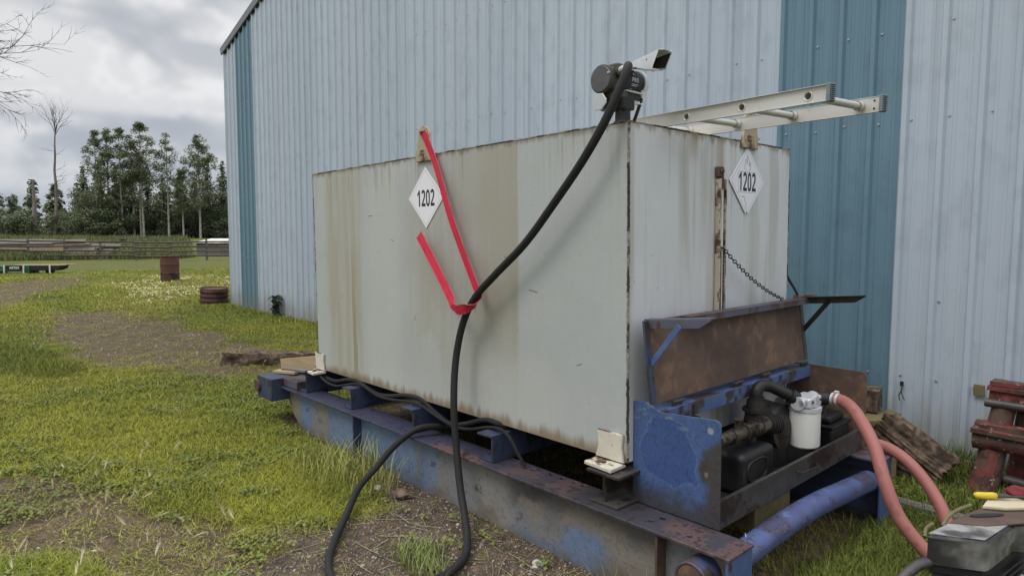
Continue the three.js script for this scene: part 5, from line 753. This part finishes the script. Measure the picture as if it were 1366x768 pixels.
// ---------------------------------------------------------------- fence, boards, sheds and machines across the field
{
  const f = thing('rail_fence', 'weathered grey wooden rail fence across the field', 'fence', [-44.5, 0, -7.5]);
  const A = [-48.9, -1.2], Bp = [-39.9, -12.8], q = rng(1501), at = (t) => [mix(A[0], Bp[0], t), mix(A[1], Bp[1], t)], n = 7;
  for (let i = 0; i <= n; i++) { const [x, z] = at(i / n), y = gy(x, z); part('post', [cyl([x, y - 0.2, z], [x + (q() - 0.5) * 0.05, y + 1.28 + q() * 0.12, z], 0.07, 0.06, 10)], M.greyWood, f); }
  for (let i = 0; i < n; i++) for (const h of [0.28, 0.56, 0.84, 1.12]) { const [xa, za] = at(i / n), [xb, zb] = at((i + 1) / n), o = 0.075; part('rail', [bar([xa + o, gy(xa, za) + h + (q() - 0.5) * 0.08, za + o], [xb + o, gy(xb, zb) + h + (q() - 0.5) * 0.08, zb + o], 0.03, 0.10)], M.greyWood, f); }
  const w = thing('lumber_pile', 'long low pile of weathered grey boards behind the fence at the left', 'lumber pile', [-50, 0, -4.5]);
  const dir = [0.62, -0.785];
  for (let i = 0; i < 26; i++) { const L = 3.2 + q() * 3.4, lay = Math.floor(i / 6), s = -2.4 + q() * 3.4 + lay * 0.2, off = (q() - 0.5) * 1.4, cx = -50.2 + dir[0] * s - dir[1] * off, cz = -4.2 + dir[1] * s + dir[0] * off, y = gy(cx, cz) + 0.16 + lay * 0.2 + q() * 0.1, t = (q() - 0.5) * 0.05; part('board', [bar([cx - dir[0] * L / 2, y - t * L, cz - dir[1] * L / 2], [cx + dir[0] * L / 2, y + t * L, cz + dir[1] * L / 2], 0.3 + 0.2 * q(), 0.10 + 0.06 * q())], q() < 0.6 ? M.greyWood : M.wood, w); }
  // low white roofed shed beyond the fence
  const sh = thing('low_shed', 'low shed with a white roof beyond the fence beside the building', 'shed', [-50.2, 0, -15.4]); { const y = gy(-50.2, -15.4), c = [-50.2, -15.6]; const b0 = new THREE.BoxGeometry(2.4, 0.95, 3.8); b0.rotateY(0.4).translate(c[0], y + 0.4, c[1]); part('wall', [boxUV(b0)], M.greyWood, sh); const rf = extr([[-2.1, 0], [2.1, 0], [2.1, 0.06], [0.4, 0.34], [-0.4, 0.34], [-2.1, 0.06]], 2.7, 0.01).translate(0, 0, -1.35).rotateY(Math.PI / 2 + 0.4).translate(c[0], y + 0.88, c[1]); part('roof', [boxUV(rf)], M.white, sh); }
  // tyres lying about at the edge of the wood
  const tyre = (x, z, r, label) => { const y = gy(x, z); solo('tyre', [boxUV(new THREE.TorusGeometry(r, r * 0.36, 10, 24).rotateY(0.9).translate(x, y + r * 0.7, z))], M.rubber, label, 'tyre', { group: 'old tyres at the edge of the wood' }); };
  tyre(-66.8, -11.2, 0.28, 'black old tyre in the grass, left one below the bent aspen'); tyre(-66.4, -11.9, 0.34, 'larger black old tyre in the grass below the bent aspen'); tyre(-65.5, -13.4, 0.25, 'black old tyre in the grass below the close white trunks'); tyre(-65.0, -14.3, 0.25, 'black old tyre in the grass right of the close white trunks');
  // green machine with a long bed on the lawn
  const m = thing('green_implement', 'low green farm implement with white posts and a long dark bed', 'farm implement', [-31.2, 0, -1.0], { rotY: 0.91 });  // local x runs to the right in the photo
  const b = (n, g, mt, l) => part(n, g, mt, m, l);
  b('frame', [bx(-1.4, 0.08, -0.3, 0.32, 0.16, 0.3, 0.01), bx(-1.4, 0.24, -0.33, 0.25, 0.31, -0.27, 0.01), bx(0.12, -0.05, -0.32, 0.32, 0.34, 0.32, 0.02), bx(-1.4, -0.02, -0.3, -0.9, 0.3, 0.3, 0.02)], M.green, 'green painted frame');
  const c = document.createElement('canvas'); c.width = 256; c.height = 64; const x = c.getContext('2d'); x.fillStyle = '#15181a'; x.fillRect(0, 0, 256, 64); x.fillStyle = '#e6e8e6'; x.font = 'bold 50px sans-serif'; x.textAlign = 'center'; x.textBaseline = 'middle'; x.fillText('ARTEX', 128, 34); const t = new THREE.CanvasTexture(c); t.colorSpace = THREE.SRGBColorSpace;
  b('name_board', [planarUV(new THREE.BoxGeometry(0.66, 0.17, 0.02).translate(-0.24, 0.24, 0.33), 0, -0.57, 0.09, 1, 0.155, 0.325)], std({ map: t, roughness: 0.5 }), 'dark board with white letters');
  for (const px of [-0.62, 0.12, 1.12]) b('white_post', [bx(px - 0.025, px === 0.12 ? -0.02 : 0.02, 0.335, px + 0.025, 0.33, 0.375, 0.006)], M.white);
  b('bed', [boxUV(extr([[0.34, 0.12], [1.25, 0.12], [1.45, 0.2], [1.5, 0.32], [0.34, 0.32]], 0.6, 0.01).translate(0, 0, -0.3))], M.black, 'long dark bed with sloping end');
  b('plank', [bx(-0.3, 0.325, -0.25, 1.62, 0.352, 0.25, 0.004), bx(1.35, 0.353, -0.1, 1.9, 0.385, 0.05, 0.004)], M.ply); b('wheel', [cyl([0.7, 0.08, -0.33], [0.7, 0.08, -0.45], 0.16, 0.16, 20)], M.rubber); 
}
// ---------------------------------------------------------------- grass, weeds, stones
{
  const q = rng(2001), blades = (n, h, w, spread, bend) => { const p = [], nn = []; for (let i = 0; i < n; i++) { const a = q() * 6.2832, r = spread * Math.sqrt(q()), x = Math.cos(a) * r, z = Math.sin(a) * r, d = q() * 6.2832, hh = h * (0.55 + 0.6 * q()), bb = bend * hh * (0.3 + q()), sx = Math.cos(d + 1.57) * w / 2, sz = Math.sin(d + 1.57) * w / 2, mx = x + Math.cos(d) * bb * 0.35, mz = z + Math.sin(d) * bb * 0.35, tx = x + Math.cos(d) * bb, tz = z + Math.sin(d) * bb, my = hh * 0.6; p.push(x - sx, 0, z - sz, x + sx, 0, z + sz, mx + sx * 0.8, my, mz + sz * 0.8, x - sx, 0, z - sz, mx + sx * 0.8, my, mz + sz * 0.8, mx - sx * 0.8, my, mz - sz * 0.8, mx - sx * 0.8, my, mz - sz * 0.8, mx + sx * 0.8, my, mz + sz * 0.8, tx, hh, tz); } const g = new THREE.BufferGeometry(); g.setAttribute('position', new THREE.Float32BufferAttribute(p, 3)); g.computeVertexNormals(); return g; };
  const gm = std({ color: 0xffffff, roughness: 1, side: THREE.DoubleSide });
  const inst = (name, label, cat, geo, list, mat = gm) => { const m = new THREE.InstancedMesh(geo, mat, list.length), M4 = new THREE.Matrix4(), Q = new THREE.Quaternion(), S = new THREE.Vector3(), P = new THREE.Vector3(), E = new THREE.Euler(), c = new THREE.Color(); list.forEach(([x, y, z, s, sy, col, tilt], i) => { E.set((q() - 0.5) * (tilt ?? 0.25), q() * 6.2832, (q() - 0.5) * (tilt ?? 0.25)); M4.compose(P.set(x, y, z), Q.setFromEuler(E), S.set(s, sy, s)); m.setMatrixAt(i, M4); m.setColorAt(i, c.setRGB(...col)); }); m.name = name; m.castShadow = m.receiveShadow = true; tag(m, label, cat, null, 'stuff'); scene.add(m); return m; };
  const L = [[], [], []], C = [1.893, 2.431], F = 0.8333;
  const gA = [0.19, 0.235, 0.045], gB = [0.335, 0.33, 0.062], gY = [0.42, 0.36, 0.17], gD = [0.105, 0.15, 0.038];
  for (let i = 0; i < 245000; i++) {
    const d = 1.9 * Math.exp(q() * Math.log(34 / 1.9)), a = F + (q() - 0.5) * 1.9, x = C[0] - Math.sin(a) * d, z = C[1] - Math.cos(a) * d;
    if (z < -2.83 && x > -13.35) continue; if (underSkid(x, z) && q() < 0.93) continue;
    const bare = Math.max(bareMask(x, z) * 0.94, gravelMask(x, z) * 0.985); if (q() < bare) continue;
    const n = fbm(x * 0.55, z * 0.9, 4, 0, 411), n2 = fbm(x * 2.3, z * 2.3, 3, 0, 2011), st = strawMask(x, z);
    let c = mix3(gA, gB, clamp(sst(0.3, 0.7, n) * 0.7 + (n2 - 0.5) * 0.8 + 0.15)); c = mix3(c, gD, sst(0.52, 0.7, n2) * 0.5); if (q() < 0.10 + st * 0.5 + bare * 0.4) c = mix3(c, gY, 0.55 + 0.4 * q());
    const lushShade = Math.max(sst(0.25, 0.7, x) * sst(0.6, -0.2, z), 0.8 * blob(x, z, -8.5, 1.5, 1.6, 0.5, -0.2, 21)); c = mix3(c, [0.105, 0.135, 0.04], lushShade * 0.75);  // longer greener grass; right of the box its shade is painted in too
    const k = 0.7 + 0.6 * q(); c = [c[0] * k * 0.9, c[1] * k * 0.92, c[2] * k * 0.58];
    const wall = sst(-2.3, -2.75, z) * (x > -13 ? 1 : 0), s = (0.8 + 0.5 * q()) * (1 + sst(6, 25, d) * 1.5), sy = s * (0.44 + 0.26 * n2 + 0.6 * wall + 0.7 * lushShade) * (d > 10 ? 0.75 : 1) * (1 - 0.5 * bare);
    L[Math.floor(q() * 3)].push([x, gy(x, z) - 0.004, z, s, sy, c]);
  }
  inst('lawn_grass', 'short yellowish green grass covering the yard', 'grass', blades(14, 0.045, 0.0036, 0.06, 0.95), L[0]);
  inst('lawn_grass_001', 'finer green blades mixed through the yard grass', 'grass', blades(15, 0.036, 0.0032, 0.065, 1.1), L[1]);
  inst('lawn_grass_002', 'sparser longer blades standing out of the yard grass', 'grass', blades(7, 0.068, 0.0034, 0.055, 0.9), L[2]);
  taken.set('lawn_grass', 3);
  // clover-like leaves low in the grass
  const cl = []; for (let i = 0; i < 16000; i++) { const d = 2.2 * Math.exp(q() * Math.log(4)), a = F + (q() - 0.5) * 1.6, x = C[0] - Math.sin(a) * d, z = C[1] - Math.cos(a) * d; if (z < -2.8 || underSkid(x, z) || fbm(x * 1.7, z * 1.7, 3, 0, 2050) < 0.5 || q() < gravelMask(x, z) * 0.95) continue; cl.push([x, gy(x, z) + 0.005, z, 0.7 + q() * 0.7, 0.7 + q() * 0.6, mix3([0.12, 0.155, 0.04], [0.22, 0.24, 0.06], q())]); }
  const clg = tri(), cq = rng(2060); for (let i = 0; i < 10; i++) { const a = cq() * 6.28, r = 0.03 * Math.sqrt(cq()); leafAt(clg, Math.cos(a) * r, 0.012 + cq() * 0.02, Math.sin(a) * r, 0.018, cq, [1, 1, 1], 0.0); } const cg = leafGeo(clg); cg.deleteAttribute('color');
  inst('ground_clover', 'small broad leaved weeds low in the grass', 'ground cover', cg, cl);
  // straw coloured seed heads
  const sh = [], sg = (() => { const o = tri(), r = rng(2070), W1 = [1, 1, 1]; o.p.push(-0.0012, 0, 0, 0.0012, 0, 0, 0.03, 0.14, 0.0); for (let k = 0; k < 3; k++) o.c.push(...W1); for (let i = 0; i < 26; i++) { const t = r(), x = 0.03 + t * 0.035, y = 0.14 + t * 0.03, a = r() * 6.28; o.p.push(x, y, 0, x + 0.004, y + 0.002, 0.001, x + 0.03 + Math.cos(a) * 0.008, y + 0.02 + r() * 0.012, Math.sin(a) * 0.012); for (let k = 0; k < 3; k++) o.c.push(...W1); } const g = leafGeo(o); g.deleteAttribute('color'); return g; })();
  for (let i = 0; i < 170; i++) { const near = i < 90, x = near ? mix(-3.3, -1.0, q()) : mix(-11, -1.2, q()), z = near ? mix(1.1, 2.2, q()) : mix(-1.6, 2, q()); if (gravelMask(x, z) > 0.8 || z > 2.43 + (x - 1.9) * -0.1 || (z < 0.4 && x > -3.9)) continue; sh.push([x, gy(x, z), z, 0.8 + q() * 0.5, 0.5 + q() * 0.8, mix3([0.42, 0.36, 0.2], [0.62, 0.56, 0.38], q()), 0.7]); }
  inst('dry_seed_heads', 'pale straw coloured seed heads among the near grass', 'grass', sg, sh);
  // pale flowers and hay round the tall drum
  const fl = []; for (let i = 0; i < 1700; i++) { const x = mix(-28, -14, q()), z = mix(-6.4, -1.0, q()); if (q() > strawMask(x, z) * 0.9 * sst(0.35, 0.6, fbm(x * 0.9, z * 0.9, 3, 0, 2080))) continue; fl.push([x, gy(x, z) + 0.02, z, 1.2 + q() * 1.6, 1 + q(), mix3([0.5, 0.47, 0.2], [0.72, 0.70, 0.48], q())]); }
  inst('meadow_flowers', 'pale yellow flower heads in the grass round the tall drum', 'flowers', cg, fl);
  // tall grass along the fence and field beyond
  const tg = []; for (let i = 0; i < 9000; i++) { const d = mix(49, 92, Math.pow(q(), 1.5)), a = 1.57 + (q() - 0.42) * 0.62 - 0.02, x = C[0] - Math.sin(a) * d, z = C[1] - Math.cos(a) * d; tg.push([x, gy(x, z) - 0.02, z, 5 + q() * 4, 4 + q() * (d < 50 ? 5 : 8), mix3([0.09, 0.12, 0.04], [0.2, 0.2, 0.08], q())]); }
  inst('field_grass', 'long meadow grass along the fence and in front of the wood', 'grass', blades(16, 0.06, 0.006, 0.09, 0.5), tg);
  // individual tufts
  const tuft = (x, z, n, h, sp, label, col, grp) => { const g = blades(n, h, 0.006, sp, 0.75), y = gy(x, z); g.translate(x, y - 0.01, z); const cc = std({ color: new THREE.Color().setRGB(...col), roughness: 0.8, side: THREE.DoubleSide }); g.setAttribute('uv', new THREE.Float32BufferAttribute(new Float32Array(g.attributes.position.count * 2), 2)); solo('grass_tuft', [g], cc, label, 'grass tuft', { group: grp }); };
  tuft(-2.05, 0.38, 170, 0.26, 0.28, 'clump of long yellowish grass leaning on the side of the near blue beam', [0.30, 0.31, 0.09]);
  tuft(-1.75, 0.3, 80, 0.24, 0.16, 'smaller clump of long grass at the right end of the big clump by the beam', [0.34, 0.33, 0.12]);
  tuft(-2.45, 0.34, 90, 0.15, 0.25, 'clump of grass left of the big clump along the blue beam', [0.27, 0.28, 0.075]);
  tuft(-0.80, 0.62, 210, 0.10, 0.13, 'small green tuft growing inside the loop of the black hose', [0.2, 0.25, 0.07]);
  tuft(-0.62, 0.66, 120, 0.09, 0.10, 'small green tuft beside the lowest bend of the black hose', [0.22, 0.25, 0.08]);
  tuft(-1.85, -0.28, 200, 0.36, 0.16, 'green grass growing up through the skid between two cross beams', [0.09, 0.14, 0.03]);
  tuft(0.68, -2.72, 200, 0.2, 0.14, 'green grass tuft at the foot of the wall beside the red stand', [0.09, 0.14, 0.035]);
  tuft(0.36, 0.42, 70, 0.24, 0.10, 'thin tall grass in front of the pipe stub at the near beam end', [0.2, 0.19, 0.08]);
  // dark leafy weed at the wall
  { const x = -10.55, z = -2.72, y = gy(x, z), t = thing('leafy_weed', 'dark green leafy weed growing against the wall', 'plant', [x, y, z]); BASE.set(t, new THREE.Vector3()); const o = tri(), r = rng(2090), gs = []; for (let s = 0; s < 6; s++) { const ax = (r() - 0.5) * 0.18, az = (r() - 0.5) * 0.1, h = 0.22 + r() * 0.22; gs.push(limb([ax * 0.4, -0.02, az * 0.4], [ax, h, az], 0.007, 0.004, 5)); for (let k = 0; k < 26; k++) { const f = 0.15 + 0.85 * r(); leafAt(o, ax * f + (r() - 0.5) * 0.05, h * f, az * f + (r() - 0.5) * 0.05, 0.085, r, [0.028, 0.055, 0.018], 0.1); } } part('stem', gs, M.deadWood, t); part('leaf_cluster', [leafGeo(o)], M.leaf, t); }
  // gravel and stones
  const gv = []; for (let i = 0; i < 46000; i++) { const x = mix(-3.4, 2.2, q()), z = mix(-0.1, 2.3, q()); const m = gravelMask(x, z), m2 = bareMask(x, z) * 0.35; if (q() > Math.max(m, m2)) continue; const s = 0.0018 + 0.0055 * Math.pow(q(), 4) + (q() < 0.012 ? 0.009 * q() : 0); const b = 0.12 + 0.34 * Math.pow(q(), 3); gv.push([x, gy(x, z) + s * 0.2, z, s, s * (0.5 + 0.4 * q()), [b * 1.08, b * 0.96, b * 0.83], 3]); }
  for (let i = 0; i < 1200; i++) { const x = mix(-13.2, -6.4, q()), z = mix(-1.7, 1.3, q()); if (q() > bareMask(x, z)) continue; const s = 0.006 + 0.016 * Math.pow(q(), 4), b = 0.16 + 0.25 * q() * q(); gv.push([x, gy(x, z) + s * 0.2, z, s, s * 0.6, [b * 1.08, b * 0.95, b * 0.84], 3]); }
  const pg = new THREE.IcosahedronGeometry(1, 1), pp = pg.attributes.position; for (let i = 0; i < pp.count; i++) { const k = 0.8 + 0.45 * vn(pp.getX(i) * 1.7 + 9, pp.getY(i) * 1.7 + pp.getZ(i) * 2.1 + 9, 0, 2100); pp.setXYZ(i, pp.getX(i) * k * 1.25, pp.getY(i) * k, pp.getZ(i) * k); } pg.computeVertexNormals();
  inst('gravel', 'loose gravel on the bare earth in front of the skid', 'gravel', pg, gv, std({ color: 0xffffff, roughness: 0.9 }));
  // dry stalks lying on the earth
  const ds = []; for (let i = 0; i < 420; i++) { const x = mix(-1.9, 0.8, q()), z = mix(0.12, 1.3, q()); if (gravelMask(x, z) < 0.4) continue; const b = q(); ds.push([x, gy(x, z) + 0.006, z, 0.7 + 0.8 * q(), 0.4 + 1.1 * q() * q(), mix3([0.2, 0.16, 0.1], [0.46, 0.4, 0.26], b), 0]); }
  inst('dry_stalks', 'dry straw stalks scattered on the bare earth', 'straw', (() => { const g = new THREE.CylinderGeometry(0.0012, 0.0016, 0.14, 4, 3); const p = g.attributes.position; for (let i = 0; i < p.count; i++) p.setX(i, p.getX(i) + Math.pow(p.getY(i) * 9, 2) * 0.012); g.rotateX(Math.PI / 2); g.scale(1, 1, 1.0); g.computeVertexNormals(); return g; })(), ds.map((e) => [e[0], e[1], e[2], e[3], 1, e[5], 0.12]));
  for (const [x, z, s, l] of [[-0.36, 0.21, 0.02, 'round white stone on the earth near the beam, upper of the pair'], [-0.34, 0.24, 0.014, 'small white stone just below the round white stone'], [-1.72, 0.3, 0.028, 'pale stone lying where the earth meets the long grass by the beam'], [-1.5, 0.26, 0.05, 'brown stone on the earth against the near beam']]) {
    const g = pg.clone(); g.scale(s, s * 0.7, s).translate(x, gy(x, z) + s * 0.4, z); solo('stone', [boxUV(g)], l.includes('brown') ? M.bark : M.stone, l, 'stone'); }
}
renderer.render(scene, camera);
